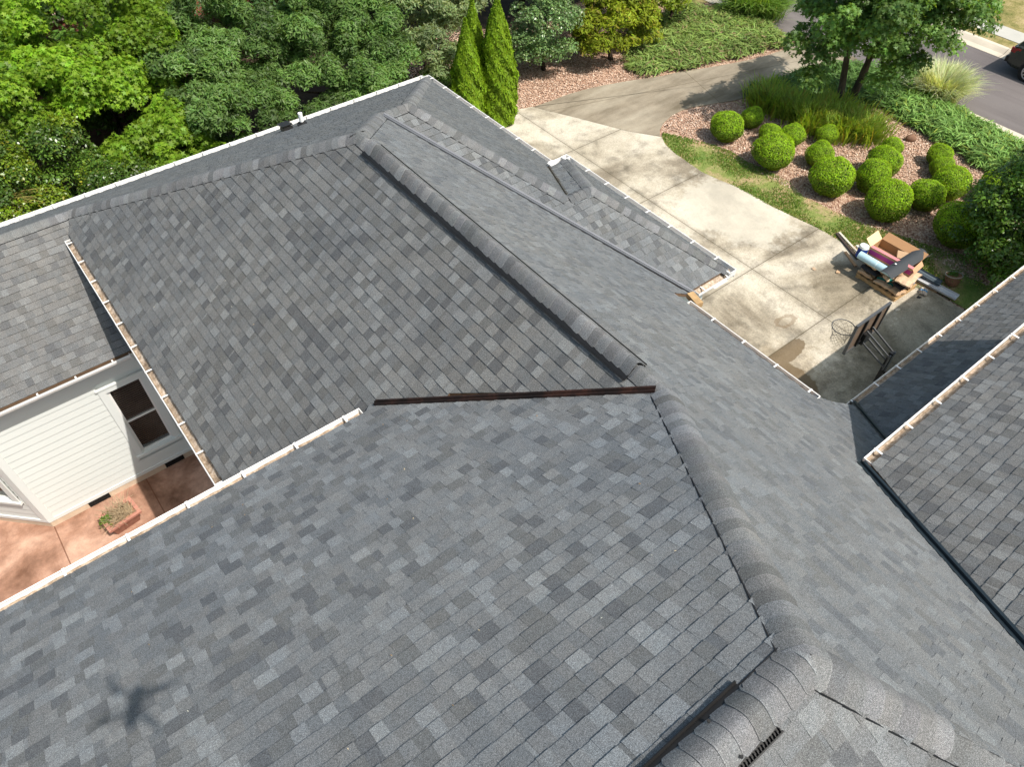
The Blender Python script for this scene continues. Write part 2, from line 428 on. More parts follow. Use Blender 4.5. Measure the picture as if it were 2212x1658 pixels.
def cards_mesh(name, parts, mats, extra=None):
    """parts: list of (V, k, C); extra: MB with faces using material 1"""
    vs = [p[0] for p in parts]; V = np.vstack(vs)
    loops = []; starts = []; totals = []; cols = []; off = 0; st = 0
    for (v, k, c) in parts:
        m = len(v)//k
        loops.append(np.arange(off, off+len(v))); starts.append(st+np.arange(m)*k); totals.append(np.full(m, k)); cols.append(c); off += len(v); st += len(v)
    nleaf = sum(len(t) for t in totals)
    if extra is not None and extra.f:
        ev = np.array(extra.v); V = np.vstack([V, ev])
        lens = np.array([len(f) for f in extra.f]); ll = np.concatenate([np.array(f) for f in extra.f])+off
        loops.append(ll); starts.append(st+np.concatenate([[0], np.cumsum(lens)[:-1]])); totals.append(lens); cols.append(np.tile([.05, .06, .03], (len(ll), 1)))
    L = np.concatenate(loops).astype(np.int32); S = np.concatenate(starts).astype(np.int32); T = np.concatenate(totals).astype(np.int32); C = np.vstack(cols)
    me = bpy.data.meshes.new(name)
    me.vertices.add(len(V)); me.vertices.foreach_set('co', V.astype(np.float32).ravel())
    me.loops.add(len(L)); me.loops.foreach_set('vertex_index', L)
    me.polygons.add(len(S)); me.polygons.foreach_set('loop_start', S)
    try: me.polygons.foreach_set('loop_total', T)
    except Exception: pass
    for m in mats: me.materials.append(m)
    if extra is not None and extra.f:
        mi = np.zeros(len(S), np.int32); mi[nleaf:] = 1; me.polygons.foreach_set('material_index', mi)
    me.update(calc_edges=True)
    at = me.color_attributes.new('Col', 'FLOAT_COLOR', 'CORNER')
    at.data.foreach_set('color', np.hstack([C, np.ones((len(C), 1))]).astype(np.float32).ravel())
    return me
def tones(n, base, g, amp=.25, hue=.10, hi=None):
    t = 1+g.uniform(-amp, amp, (n, 1)); c = np.array(base)[None, :]*t*(1+g.uniform(-hue, hue, (n, 3)))
    if hi is not None:
        k = g.random(n) < hi[1]; c[k] = np.array(hi[0])*(1+g.uniform(-.2, .2, (k.sum(), 1)))
    return np.clip(c, 0, 1)

def crown_mesh(name, ell, base, g, n=20000, nclump=40, clump_r=.7, size=.1, shape='oval', mat='leaf', up=.55, tone=.22, hi=None, flat=.8, szvar=.35, low=-.45, hue2=None):
    """ell: list of (cx,cy,cz,rx,ry,rz) lobes"""
    vol = np.array([e[3]*e[4]*e[5] for e in ell])**.67; pr = vol/vol.sum()
    cs = []
    for k in range(nclump):
        e = ell[g.choice(len(ell), p=pr)]
        d = g.normal(size=3); d /= np.linalg.norm(d); d[2] = max(d[2], low)
        r = g.uniform(.62, 1.0)
        cs.append((e[0]+d[0]*e[3]*r, e[1]+d[1]*e[4]*r, e[2]+d[2]*e[5]*r, clump_r*g.uniform(.6, 1.3), 1+g.uniform(-tone, tone), g.random()))
    cs = np.array(cs)
    w = cs[:, 3]**2; idx = g.choice(nclump, n, p=w/w.sum())
    d = g.normal(size=(n, 3)); d /= np.linalg.norm(d, axis=1, keepdims=True); d[:, 2] = np.where(d[:, 2] < -.35, -d[:, 2], d[:, 2])
    rr = cs[idx, 3]*(1-np.abs(g.normal(0, .22, n))).clip(.15, 1.15)
    lump = 1+.22*np.sin(d[:, 0]*5+idx)*np.sin(d[:, 1]*6+idx*2)*1.0
    pos = cs[idx, :3]+d*(rr*lump)[:, None]*np.array([1, 1, flat])
    nrm = d*.55+np.array([0, 0, up])+g.normal(0, .42, (n, 3))
    col = tones(n, base, g, hi=hi)*cs[idx, 4][:, None]
    if hue2 is not None: col = col*np.where((cs[idx, 5] < hue2[1])[:, None], np.array(hue2[0])[None, :], 1.0)
    sz = size*(1+g.uniform(-szvar, szvar, n))
    return cards_mesh(name, [cards(pos, nrm, sz, shape, col, g)], [M[mat]])

def trunk(parent, base, top, r0, r1, limbs=(), mat='bark', name='trunk', g=None):
    mb = MB(); base = Vector(base); top = Vector(top)
    def limb(a, b, ra, rb, n=6, wob=.06):
        pts = []; rs = []
        for i in range(n+1):
            t = i/n; p = a.lerp(b, t)
            if 0 < i < n: p = p+Vector((rng.uniform(-wob, wob), rng.uniform(-wob, wob), 0))
            pts.append(p); rs.append(ra*(1-t)+rb*t)
        rs[0] *= 1.25
        mb.tube(pts, rs, 8)
    limb(base, top, r0, r1)
    for (t, end, ra) in limbs: limb(base.lerp(top, t), Vector(end), ra, ra*.3, 5, .08)
    return mb.build(name, M[mat], parent, smooth=True)

# ================================================================== GROUND (setting)
def sheet(name, poly, z, mat, kind='structure'):
    mb = MB(); mb.face([(p[0], p[1], z) for p in poly]); o = mb.build(name, M[mat]); o['kind'] = kind; return o
def slab(name, poly, z0, z1, mat):
    mb = MB(); mb.extrude([(p[0], p[1]) for p in poly], z0, z1); o = mb.build(name, M[mat]); o['kind'] = 'structure'; return o
def r2(x, y): return ((x/1.1055+1992)/1.8047, (y/1.1055)/1.8047)
def q4(x, y): return ((x/1.8423+1992)/1.8047, (y/1.8423+400)/1.8047)
def G2(*pts, z=0.0): return [gp(*r2(x, y), z) for x, y in pts]
# the ground everywhere is mulch and bare earth
sheet('ground', [(-160, -120), (27.65, -120), (27.65, 200), (-160, 200)], -.02, 'mulch')
sheet('woodland_floor', [(-60, 16.9), (14.2, 16.9), (15.6, 22.2), (22, 24.5), (27.5, 25.5), (27.5, 60), (-60, 60)], -.008, 'shaded_humus')  # leaf mould, coloured extra dark to stand in for deep tree shade
# driveway: pale parking slab + older curved lane
edge_right = G2((648, 590), (665, 625), (700, 658), (760, 700), (820, 742), (890, 775), (960, 802), (1040, 843), (1120, 890), (1220, 938), (1320, 985), (1400, 1030), (1480, 1082))
park = [(9.6, 2.2), (9.6, 19.1)] + [tuple(gp(*q4(x, y))[:2]) for x, y in ((0, 62), (150, 33), (480, 115), (840, 210), (1072, 248))] + [tuple(p[:2]) for p in edge_right] + [(18.45, 5.9), (18.42, 4.6), (18.4, 2.2)]
slab('driveway', park, -.3, .02, 'concrete')
lane_out = G2((95, 462), (170, 436), (250, 406), (325, 385), (400, 368), (520, 347), (640, 330), (720, 312), (860, 290), (950, 274), (1030, 258), (1100, 240), (1160, 220), (1200, 205), (1240, 182))
lane_in = G2((1500, 300), (1400, 318), (1300, 335), (1200, 362), (1100, 388), (1040, 415), (950, 435), (880, 446), (780, 462), (735, 476), (690, 500), (655, 533), (642, 560), (642, 588))
mouth = [(28.3, lane_out[-1].y+.5), (28.3, 14.2), (27.4, 14.0)]
lane_in[0] = Vector((27.0, 13.9, 0))
seam = [gp(*q4(x, y)) for x, y in ((1074, 246), (842, 208), (482, 113), (152, 31))]
slab('old_driveway_lane', [tuple(p[:2]) for p in lane_out] + mouth + [tuple(p[:2]) for p in lane_in] + [tuple(p[:2]) for p in seam[1:]], -.3, .014, 'oldconcrete')
# narrow lawn strip along the parking slab
strip_lo = G2((648, 592), (665, 627), (700, 660), (760, 702), (820, 744), (960, 804), (1120, 892), (1320, 987), (1480, 1084), (1600, 1160), (1740, 1250))
strip_hi = G2((2040, 1230), (1990, 1150), (1960, 1105), (1850, 1075), (1760, 1045), (1640, 1005), (1500, 960), (1400, 915), (1260, 845), (1200, 785), (1100, 735), (1010, 695), (950, 655), (860, 622), (760, 596), (655, 572))
lawn_poly = [tuple(p[:2]) for p in strip_lo] + [(18.5, 4.9), (18.5, 2.2), (21.5, 2.2)] + [tuple(p[:2]) for p in strip_hi]
sheet('lawn_strip', lawn_poly, .004, 'turf')
# street, kerbs, verges, sidewalk, far lawn (run along Y)
sheet('street', [(27.0, -120), (33.9, -120), (33.9, 200), (27.0, 200)], -.10, 'asphalt')
mb = MB()
def kerb(mb, y0, y1):
    prof = [(27.55, -.3), (27.55, .03), (27.75, .035), (27.86, -.02), (27.98, -.075), (28.3, -.088), (28.3, -.3)]
    n = 60
    for i in range(n):
        a = y0+(y1-y0)*i/n; b = y0+(y1-y0)*(i+1)/n-.012
        mb.grid([[(x, a, z) for x, z in prof], [(x, b, z) for x, z in prof]])
kerb(mb, -115, 13.6); kerb(mb, 21.0, 140)
mb.build('kerb_near', M['curb'])['kind'] = 'structure'
mb = MB(); prof = [(33.1, -.3), (33.1, -.088), (33.45, -.078), (33.58, .0), (33.68, .05), (33.86, .05), (33.86, -.3)]
for i in range(80):
    a = -100+3.0*i; mb.grid([[(x, a, z) for x, z in prof], [(x, a+2.985, z) for x, z in prof]])
mb.build('kerb_far', M['curb'])['kind'] = 'structure'
sheet('verge_near', [(26.7, -120), (27.56, -120), (27.56, 13.4), (26.7, 13.4)], .006, 'dryturf')
sheet('verge_near_far_end', [(25.6, 21.3), (27.56, 21.3), (27.56, 120), (25.6, 120)], .006, 'dryturf')
sheet('verge_far', [(33.85, -120), (34.55, -120), (34.55, 200), (33.85, 200)], .03, 'dryturf')
mb = MB()
for i in range(140): mb.abox(34.55, 35.6, -90+1.4*i, -90+1.4*i+1.385, -.2, .05)
mb.build('sidewalk', M['walk'])['kind'] = 'structure'
sheet('far_lawn', [(35.6, -120), (240, -120), (240, 200), (35.6, 200)], .03, 'dryturf')
# courtyard patio
slab('patio', [(-14, 5.6), (.9, 5.6), (.9, 11.95), (-2.51, 11.95), (-3.9, 13.3), (-14, 13.3)], -.3, .02, 'patio')

# ================================================================== THE HOUSE
house = empty('house', (0, 6, 0), 'rambling single-storey house with charcoal shingle hip roofs and white gutters', 'house')
def plane(gx, gy, c): return (gx, gy, c)           # depth below camera d = gx*x + gy*y + c  (survey units)
RW = plane(-.75, 0, 1.0274); RE = plane(.755, 0, .2900); RN = plane(0, .525, .4878); RS = plane(0, -.51, .5126)
RT = plane(0, .53, .1174); RL = plane(0, -.5, 1.777); RG = plane(0, -.51, 1.407); R3 = plane(.77, 0, .2271)
R4 = plane(.77, 0, .1783); RH = plane(0, .51, .4347); RR1 = plane(0, .52, .7742); RR2 = plane(0, .75, .8817)
def on(pl, x, y, up=0.0): return P3(x, y, pl[0]*x+pl[1]*y+pl[2])+Vector((0, 0, up))
EXPO = .1430
def clip(poly, ax, v, keep_ge):
    out = []; n = len(poly)
    for i in range(n):
        a = poly[i]; b = poly[(i+1) % n]; ia = (a[ax] >= v) if keep_ge else (a[ax] <= v); ib = (b[ax] >= v) if keep_ge else (b[ax] <= v)
        if ia: out.append(a)
        if ia != ib:
            t = (v-a[ax])/(b[ax]-a[ax]); out.append((a[0]+(b[0]-a[0])*t, a[1]+(b[1]-a[1])*t))
    return out
PAL = [(.64, (.98, .99, 1.02)), (.77, (1.01, 1.0, .98)), (.88, (.985, 1.0, 1.015)), (.96, (1.015, 1.0, .985)), (1.0, (1, 1, 1)), (1.05, (1.0, 1.0, 1.0)), (1.13, (1.01, 1.0, .985)), (1.24, (.985, 1.0, 1.01)), (1.36, (.99, 1.0, .995))]
PW = [.10, .13, .14, .12, .12, .12, .12, .09, .06]
def roof_slope(pl, poly, base=.108, tint=(1, 1, 1), seed=0, contrast=1.0):
    g = random.Random(seed)
    gd = Vector((pl[0], pl[1])); sl = gd.length; h = gd/sl                  # horizontal downslope direction
    adir = Vector((-h.y, h.x, 0)); vdir = Vector((-h.x, -h.y, sl)).normalized(); nrm = adir.cross(vdir)
    if nrm.z < 0: adir = -adir; nrm = -nrm
    o = on(pl, poly[0][0], poly[0][1])
    pts = [on(pl, x, y) for x, y in poly]
    q = [((p-o).dot(adir), (p-o).dot(vdir)) for p in pts]
    tris = tessellate_polygon([[Vector((a, b, 0)) for a, b in q]])
    vmin = min(b for a, b in q); vmax = max(b for a, b in q); amin = min(a for a, b in q); amax = max(a for a, b in q)
    ncr = int((vmax-vmin)/EXPO)+2
    cells = []
    for k in range(ncr):
        row = []; a = amin-g.uniform(0, .3)
        tab = g.random() < .5
        while a < amax:
            w = g.choice([.10, .115, .13, .14, .15, .165, .18]) if tab else g.choice([.03, .08, .10, .115, .13, .145, .16])
            tn, hue = g.choices(PAL, PW)[0]
            tn = 1+(tn-1)*contrast*(1.0 if tab else .8)
            row.append((a, a+w, tab, tuple(base*tn*hue[i]*tint[i] for i in range(3)))); a += w; tab = not tab
        cells.append(row)
    mb = MB()
    W3 = lambda a, b, hh: o+adir*a+vdir*b+nrm*hh
    for t in tris:
        tri = [q[i] for i in t] if not isinstance(t[0], Vector) else t
        lo = min(p[1] for p in tri); hi = max(p[1] for p in tri)
        k0 = max(0, int((lo-vmin)/EXPO)-1); k1 = min(ncr-1, int((hi-vmin)/EXPO)+1)
        for k in range(k0, k1+1):
            v0 = vmin+k*EXPO; v1 = v0+EXPO
            band = clip(clip(tri, 1, v0, True), 1, v1, False) if True else tri
            if len(band) < 3: continue
            b0 = min(p[0] for p in band); b1 = max(p[0] for p in band)
            for (a0, a1, tab, col) in cells[k]:
                if a1 <= b0 or a0 >= b1: continue
                c = clip(clip(band, 0, a0, True), 0, a1, False)
                if len(c) < 3: continue
                ar = sum(c[i][0]*c[(i+1) % len(c)][1]-c[(i+1) % len(c)][0]*c[i][1] for i in range(len(c)))/2
                if abs(ar) < 1e-6: continue
                if ar < 0: c = c[::-1]
                ht = .0125 if tab else .0075
                def hh(p): return ht*(1-(p[1]-v0)/EXPO)+.002
                mb.face([W3(p[0], p[1], hh(p)) for p in c], col)
                for i in range(len(c)):
                    p = c[i]; r = c[(i+1) % len(c)]
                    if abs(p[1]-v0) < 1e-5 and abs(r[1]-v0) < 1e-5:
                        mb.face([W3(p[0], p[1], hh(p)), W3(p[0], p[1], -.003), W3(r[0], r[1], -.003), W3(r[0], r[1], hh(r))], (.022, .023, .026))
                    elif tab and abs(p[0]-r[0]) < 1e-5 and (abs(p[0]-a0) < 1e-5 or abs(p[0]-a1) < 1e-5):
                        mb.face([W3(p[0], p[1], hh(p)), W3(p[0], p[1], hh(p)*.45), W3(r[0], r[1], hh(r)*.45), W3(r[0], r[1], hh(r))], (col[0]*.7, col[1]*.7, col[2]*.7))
    return mb, mb.build('roof_slope', SHINGLE, house)
def deck(pl, poly):
    mb = MB(); top = [on(pl, x, y, -.006) for x, y in poly]; bot = [p-Vector((0, 0, .055)) for p in top]
    mb.face(top); mb.face(bot[::-1])
    for i in range(len(top)): j = (i+1) % len(top); mb.face([top[i], bot[i], bot[j], top[j]])
    return mb
DECK = MB()
def slope(pl, poly, seed, base=.108, tint=(1, 1, 1), contrast=1.0):
    roof_slope(pl, poly, base, tint, seed, contrast)
    d = deck(pl, poly); i = len(DECK.v); DECK.v += d.v; DECK.f += [tuple(i+k for k in f) for f in d.f]; DECK.c += d.c; DECK.m += d.m
GO = .0145
xr, dr = .4900, .6599
P0 = (xr, 1.0236); P1 = (xr, .3280); P2 = (.2787, .024)
Q1 = (.6419, 1.240); Q2 = (.711, 1.240); B3 = (.9009, .9533); B4 = (.9643, .9533)
slope(RW, [(.0365+GO, .56), (.3390, .56), P1, P0, (.075, 1.6113), (.0365+GO, 1.5612)], 1, .116, (1.0, 1.0, .99), .95)
slope(RE, [P1, P2, (.461, -.2590), (.7584, .17), (.898, .115), (1.0993-GO, .3177-GO), (.985, .3177-.004), (.9436-GO, .335), (.9436-GO, .662), (1.0246-.01, .6733+.006), Q1, P0], 2, .136, (.975, 1.0, 1.02), .6)
slope(RN, [(-.80, .024), P2, P1, (.2615, .6542), (.247, .6542-GO), (-.80, .6542-GO)], 3, .136, (.97, 1.0, 1.03), .95)
slope(RS, [(-.80, .024), (-.80, -.40), (.562, -.40), (.461, -.2590), P2], 4, .124, (.98, 1.0, 1.02), .8)
slope(RT, [(-.9, 1.6113), (.075, 1.6113), P0, Q1, Q2, (1.168-GO, 1.904-GO), (-.9, 1.904-GO)], 5, .110, (.97, 1.0, 1.02), .5)
slope(RL, [(-.9, 1.301+.006), (.085, 1.301+.006), (.085, 1.56), (.075, 1.6113), (-.9, 1.6113)], 6, .128, (1.02, 1.0, .975), .75)
slope(RG, [Q1, (1.0246-.006, .6733+.02), (1.0246+.004, .6733+GO), (1.1498-GO, .6733+GO), B4, B3, Q2], 7, .130, (.98, 1.0, 1.01), .95)
slope(R3, [Q2, B3, (1.0864, 1.2332), (1.168-GO, 1.245), (1.168-GO, 1.904-GO)], 8, .112, (.97, 1.0, 1.02), .5)
slope(R4, [B4, (1.1498-GO, .6733+GO), (1.1498-GO, 1.2332-GO)], 9, .112, (.97, 1.0, 1.02), .5)
slope(RH, [B3, B4, (1.1498-GO, 1.2332-GO), (1.0864-.008, 1.2332-GO)], 10, .15, (.97, 1.0, 1.02), .6)
slope(RR1, [(.7584+.005, .17-GO), (.461, -.2590), (.4633, -.30), (1.42, -.30), (1.42, .17-GO)], 11, .125, (1.0, 1.0, 1.0), .9)
slope(RR2, [(1.0993-.004, .3177-GO), (.893, .115), (2.3, .115), (2.3, .3177-GO)], 12, .115, (1.0, 1.0, 1.0), .8)
# far side of the right wing and the lower roofs nobody sees from here, kept simple but closed
RB = plane(0, -.52, .4622)
slope(RB, [(.40, -.30), (.40, -.62), (1.42, -.62), (1.42, -.30)], 13)
DECK.build('roof_deck', M['edge_wood'], house)

# ---- ridge and hip caps
def cap_row(A, B, pa, pb, lift=0.0, expo=.128, half=.158, base=.135, seed=0, start=0.0, contrast=1.0, flip=False):
    """A,B world points on the ridge (A = low end); pa,pb planes either side"""
    g = random.Random(seed); d = (B-A); L = d.length; d.normalize()
    def down(pl):
        n = Vector((pl[0], pl[1], 1)).normalized(); s = n.cross(d); s.normalize()
        return -s if s.z > 0 else s
    da, db = down(pa), down(pb)
    up = (Vector((pa[0], pa[1], 1)).normalized()+Vector((pb[0], pb[1], 1)).normalized()).normalized()
    mb = MB(); t = start; N = 12
    while t < L-.02:
        e = expo*g.uniform(.93, 1.07); t1 = min(t+e+.03, L)
        tn = 1+(g.choices([.72, .84, .95, 1.04, 1.14, 1.27], [.12, .2, .25, .2, .15, .08])[0]-1)*contrast
        col = (base*tn*g.uniform(.98, 1.02), base*tn, base*tn*g.uniform(.98, 1.03))
        hw = half*g.uniform(.96, 1.05)
        def arch(tt, h, w, sag):
            out = []
            for i in range(N+1):
                s = -1+2*i/N; dd = da if s < 0 else db; a = abs(s)
                bul = .013+.013*math.sin(math.pi*min(1, a*1.02))-.009*a
                sh = tt+sag*max(0, (a-.80)/.20)**2          # clipped lower corners
                out.append(A+d*sh+dd*(w*a)+up*(h*(1-.45*a)+bul+lift*(1-.80*a*a)))
            return out
        lo = arch(t, .014, hw, .026); hi_ = arch(t1, .004, hw*.96, .0); under = [p-up*.012 for p in lo]
        l2 = arch(t+.010, .0135, hw, .026)
        mb.grid([lo, l2], tuple(q*1.12 for q in col)); mb.grid([l2, arch((t+t1)/2, .009, hw, .0), hi_], col)  # first strip coloured paler to paint in the lit lower edge
        mb.grid([under, lo], tuple(min(1, q*1.1) for q in col))  # butt face lightened for the same painted lit edge
        for side in (0, N):
            a0, a1 = lo[side], hi_[side]
            mb.face([a0, a1, a1-up*(.004+lift*.2), a0-up*(.009+lift*.2)], (.03, .031, .034))
        t += e
    sN = A+da*(half+.006)+up*.006; eN = B+da*(half+.006)+up*.006
    mb.bar(sN, eN, .010, .012, up=up, col=(.014, .015, .017))
    return mb.build('ridge_cap', SHINGLE, house, smooth=True)
def rp(pl, p, up=0.0): return on(pl, p[0], p[1], up)
def lerp2(a, b, t): return (a[0]+(b[0]-a[0])*t, a[1]+(b[1]-a[1])*t)
R0 = rp(RW, P0); R1_ = rp(RW, P1)
vA, vB = (xr, .328+.048), (xr, 1.0236-.035)                     # vented length
cap_row(rp(RW, P1), rp(RW, vA), RW, RE, 0, seed=21)
cap_row(rp(RW, vA), rp(RW, vB), RW, RE, .042, seed=22, expo=.128, half=.165)
cap_row(rp(RW, vB), rp(RW, (xr, 1.030)), RW, RE, .004, seed=23)
cap_row(rp(RN, P1), rp(RN, P2), RN, RE, .002, seed=24, expo=.128, half=.165)
cap_row(rp(RT, (.075, 1.6113)), rp(RT, P0), RW, RT, 0, seed=25)
cap_row(rp(RT, (-.9, 1.6113)), rp(RT, (.085, 1.6113)), RL, RT, 0, seed=26)
cap_row(rp(RT, Q1), rp(RT, P0), RE, RT, 0, seed=27)
cap_row(rp(RT, Q1), rp(RT, Q2), RG, RT, 0, seed=28)
cap_row(rp(RT, (1.162, 1.895)), rp(RT, Q2), RT, R3, 0, seed=29)
cap_row(rp(RG, B3), rp(RG, Q2), RG, R3, 0, seed=30)
cap_row(rp(RG, B3), rp(RG, B4), RG, RH, 0, seed=31)
cap_row(rp(RG, (1.139, .6865)), rp(RG, B4), RG, R4, 0, seed=32)
cap_row(rp(RH, (1.139, 1.221)), rp(RH, B4), RH, R4, 0, seed=33)
cap_row(rp(RS, (.461, -.2590)), rp(RS, P2), RS, RE, .002, seed=34, expo=.128, half=.165)
vx = .229
cap_row(rp(RN, (vx, .024)), rp(RN, P2), RN, RS, .002, seed=35, half=.165)
cap_row(rp(RN, (-.8, .024)), rp(RN, (vx, .024)), RN, RS, .045, seed=36, half=.165)
# ---- ridge vents: slotted baffles showing under the raised caps
def ridge_vent(A, B, pa, pb, half, ht, teeth=False):
    d = (B-A).normalized()
    def down(pl):
        n = Vector((pl[0], pl[1], 1)).normalized(); s = n.cross(d); return -s.normalized() if s.z > 0 else s.normalized()
    up = Vector((0, 0, 1)); mb = MB()
    dds = (down(pa), down(pb))
    for dd in dds:
        n = dd.cross(d).normalized(); n = n if n.z > 0 else -n
        first = dd is dds[0]
        ex_ = (.018 if teeth else .042) if first else .012
        a2 = A+dd*(half+ex_)+n*(ht*.5+.008); b2 = B+dd*(half+ex_)+n*(ht*.5+.008)
        mb.bar(a2, b2, .009 if (first or teeth) else .004, ht*.55 if (first or teeth) else .014, up=n)
        a = A+dd*(half*.6+ex_*.4)+n*.012; b = B+dd*(half*.6+ex_*.4)+n*.012; mb.bar(a, b, half*.75+ex_, .014, up=n)
        L = (b2-a2).length; k = int(L/.024) if teeth and not first else 0
        for i in range(k):
            c = a2.lerp(b2, (i+.5)/k)-dd*.014; mb.box(c, d, dd, n, .003, .012, ht*.22)
    return mb.build('ridge_vent', M['black'], house)
ridge_vent(rp(RW, vA), rp(RW, vB), RW, RE, .162, .050)
ridge_vent(rp(RN, (-.8, .024)), rp(RN, (vx, .024)), RN, RS, .165, .042, True)
# round nail heads holding the near vent
for i in range(4):
    mb = MB(); x = vx-.035-.055*(i//2); s = 1 if i % 2 == 0 else -1
    c = rp(RN if s > 0 else RS, (x, .024+s*.0135), .052)
    mb.tube([c, c+Vector((0, 0, .008))], .011, 8); mb.build('nail_head', M['black'], house)

# ---- valley flashings
def flashing(A, B, mat, w=.10, lift=.016, rib=.02, off=None, label=None):
    d = (B-A).normalized(); s = d.cross(Vector((0, 0, 1))).normalized(); up = s.cross(d).normalized()
    if up.z < 0: up = -up
    mb = MB(); sec = [(-w, lift*.5-.004), (-w*.96, lift), (-w*.12, lift*.75), (0, lift+rib), (w*.12, lift*.75), (w*.96, lift), (w, lift*.5-.004)]
    o_ = off or Vector((0, 0, 0))
    mb.grid([[A+o_+s*a+up*b for a, b in sec], [B+o_+s*a+up*b for a, b in sec]])
    o = mb.build('valley_flashing', M[mat], house)
    if label: o['label'] = label
    return o
flashing(rp(RN, (.2675, .6455)), rp(RN, (.484, .3365)), 'rust', .038, .052, .016, label='rust-stained open valley flashing')
flashing(rp(RG, (1.0246, .6775)), rp(RG, (Q1[0]+.004, Q1[1]-.004)), 'greymetal', .048, .042, .003, off=Vector((.02, .0, 0)), label='pale grey closed valley metal')
flashing(rp(RE, (.7584, .168)), rp(RE, (.461, -.2590)), 'blue_black', .058, .035, .02, off=Vector((.02, 0, 0)))
flashing(rp(RE, (1.097, .315)), rp(RE, (.898, .118)), 'blue_black', .05, .035, .016)
flashing(rp(RH, (1.082, 1.224)), rp(RH, (.909, .965)), 'brownmetal', .05, .022, .012)

# ---- gutters with fascia, soffit, leaf dirt and straps
def gutter(A, B, out, straps=.68, ph=.3, rise=0.0, mat='white', caps=True, soffit=.38, dirt=True, w=.128, shade_back=True):
    A = Vector(A)+Vector((0, 0, rise)); B = Vector(B)+Vector((0, 0, rise)); d = (B-A).normalized(); out = Vector(out).normalized(); L = (B-A).length
    mb = MB()
    sec = [(-w+.004, -.012), (-w+.004, -.112), (-w+.03, -.118), (-.045, -.118), (-.018, -.085), (-.006, -.03), (-.012, -.006), (0, 0), (0, -.022), (.006, -.034), (-.008, -.088), (-.038, -.128), (-w+.02, -.128), (-w-.002, -.120), (-w-.002, -.012)]
    rows = [[A+out*a+Vector((0, 0, b)) for a, b in sec], [B+out*a+Vector((0, 0, b)) for a, b in sec]]
    mb.grid(rows, closed=True)
    # fascia board and soffit behind
    fa = -w-.004
    mb.box((A+B)/2+out*(fa-.011)+Vector((0, 0, -.105)), d, out, (0, 0, 1), L/2, .010, .085)
    mb.box((A+B)/2+out*(fa-.022-soffit/2)+Vector((0, 0, -.197)), d, out, (0, 0, 1), L/2, soffit/2, .006)
    if caps:
        for e in (A, B):
            mb.box(e+out*(-w/2)+Vector((0, 0, -.062)), d, out, (0, 0, 1), .004, w/2-.002, .060)
    g = mb.build('gutter', M[mat], house)
    if dirt:
        db = MB(); n = max(4, int(L/.06)); r_ = random.Random(int(L*1000))
        rows = []
        for i in range(n+1):
            t = i/n; c = A.lerp(B, t); hgt = -.050+r_.uniform(-.007, .009); ww = r_.uniform(-.006, .005)
            rows.append([c+out*(-w+.006)+Vector((0, 0, hgt+.040)), c+out*(-w+.045)+Vector((0, 0, hgt+.012)), c+out*(-.040+ww)+Vector((0, 0, hgt-.032)), c+out*(-.021+ww*.6)+Vector((0, 0, hgt-.012))])
        db.grid(rows); db.build('gutter_dirt', M['debris'], g)
        # wooden drip edge strip between shingles and gutter
        mb2 = MB(); mb2.box((A+B)/2+out*(-w-.012)+Vector((0, 0, -.004)), d, out, (0, 0, 1), L/2, .016, .006); mb2.build('drip_edge', M['debris'], g)
    t = ph
    while t < L-.05:
        c = A+d*t; sb = MB()
        sb.box(c+out*(-w/2-.008)+Vector((0, 0, .004)), d, out, (0, 0, 1), .014, w/2+.012, .004)
        sb.box(c+out*(.001)+Vector((0, 0, -.008)), d, out, (0, 0, 1), .014, .004, .012)
        sb.build('gutter_strap', M['white'], g); t += straps
    return g
def E3(x, y, d): return P3(x, y, d)
gutter(E3(-.80, .6542, .8313), E3(.2440, .6542, .8313), (0, 1, 0), .67, .26, .05, w=.15)
gutter(E3(.0365, 1.554, 1.0), E3(.0365, .650, 1.0), (-1, 0, 0), .66, .12, .035, w=.15)
gutter(E3(.034, 1.301, 1.1265), E3(-.9, 1.301, 1.1265), (0, -1, 0), .64, .30)
gutter(E3(-.9, 1.904, 1.1265), E3(1.150, 1.904, 1.1265), (0, 1, 0), .68, .3, .10, dirt=False, w=.15)
gutter(E3(1.168, 1.895, 1.1265), E3(1.168, 1.236, 1.1265), (1, 0, 0), .62, .22, .10, dirt=False, w=.15)
gutter(E3(1.0864, 1.2332, 1.0636), E3(1.1498, 1.2332, 1.0636), (0, 1, 0), .62, .40, .09, dirt=False)
gutter(E3(1.1498, 1.2332, 1.0636), E3(1.1498, .6733, 1.0636), (1, 0, 0), .62, .14, .10, dirt=False, w=.15)
gutter(E3(1.1498, .6733, 1.0636), E3(1.036, .6733, 1.0636), (0, -1, 0), .62, .22, .02)
gutter(E3(.9436, .628, 1.0024), E3(.9436, .322, 1.0024), (1, 0, 0), .66, .55, .07, w=.15)
gutter(E3(1.080, .3177, 1.12), E3(2.3, .3177, 1.12), (0, 1, 0), .66, .12, .06, w=.15)
gutter(E3(.768, .17, .8626), E3(1.42, .17, .8626), (0, 1, 0), .66, .22, .05, w=.16)
# bright metal diverter box where the two garage eaves meet, and the wooden stub at the other jog
mb = MB(); c = P3(1.168, 1.236, 1.118)
mb.box(c+Vector((-.02, .10, .02)), (1, 0, 0), (0, 1, 0), (0, 0, 1), .22, .006, .09); mb.box(c+Vector((-.24, -.05, .02)), (1, 0, 0), (0, 1, 0), (0, 0, 1), .006, .15, .09)
mb.box(c+Vector((-.02, -.05, -.065)), (1, 0, 0), (0, 1, 0), (0, 0, 1), .22, .15, .005)
mb.build('diverter_box', M['bright_metal'], house)
mb = MB(); c = P3(.955, .640, 1.006)
mb.box(c+Vector((.09, -.05, -.03)), (1, -.25, 0), (.25, 1, 0), (0, 0, 1), .065, .15, .05); mb.build('gutter_end_box', M['wood'], house)
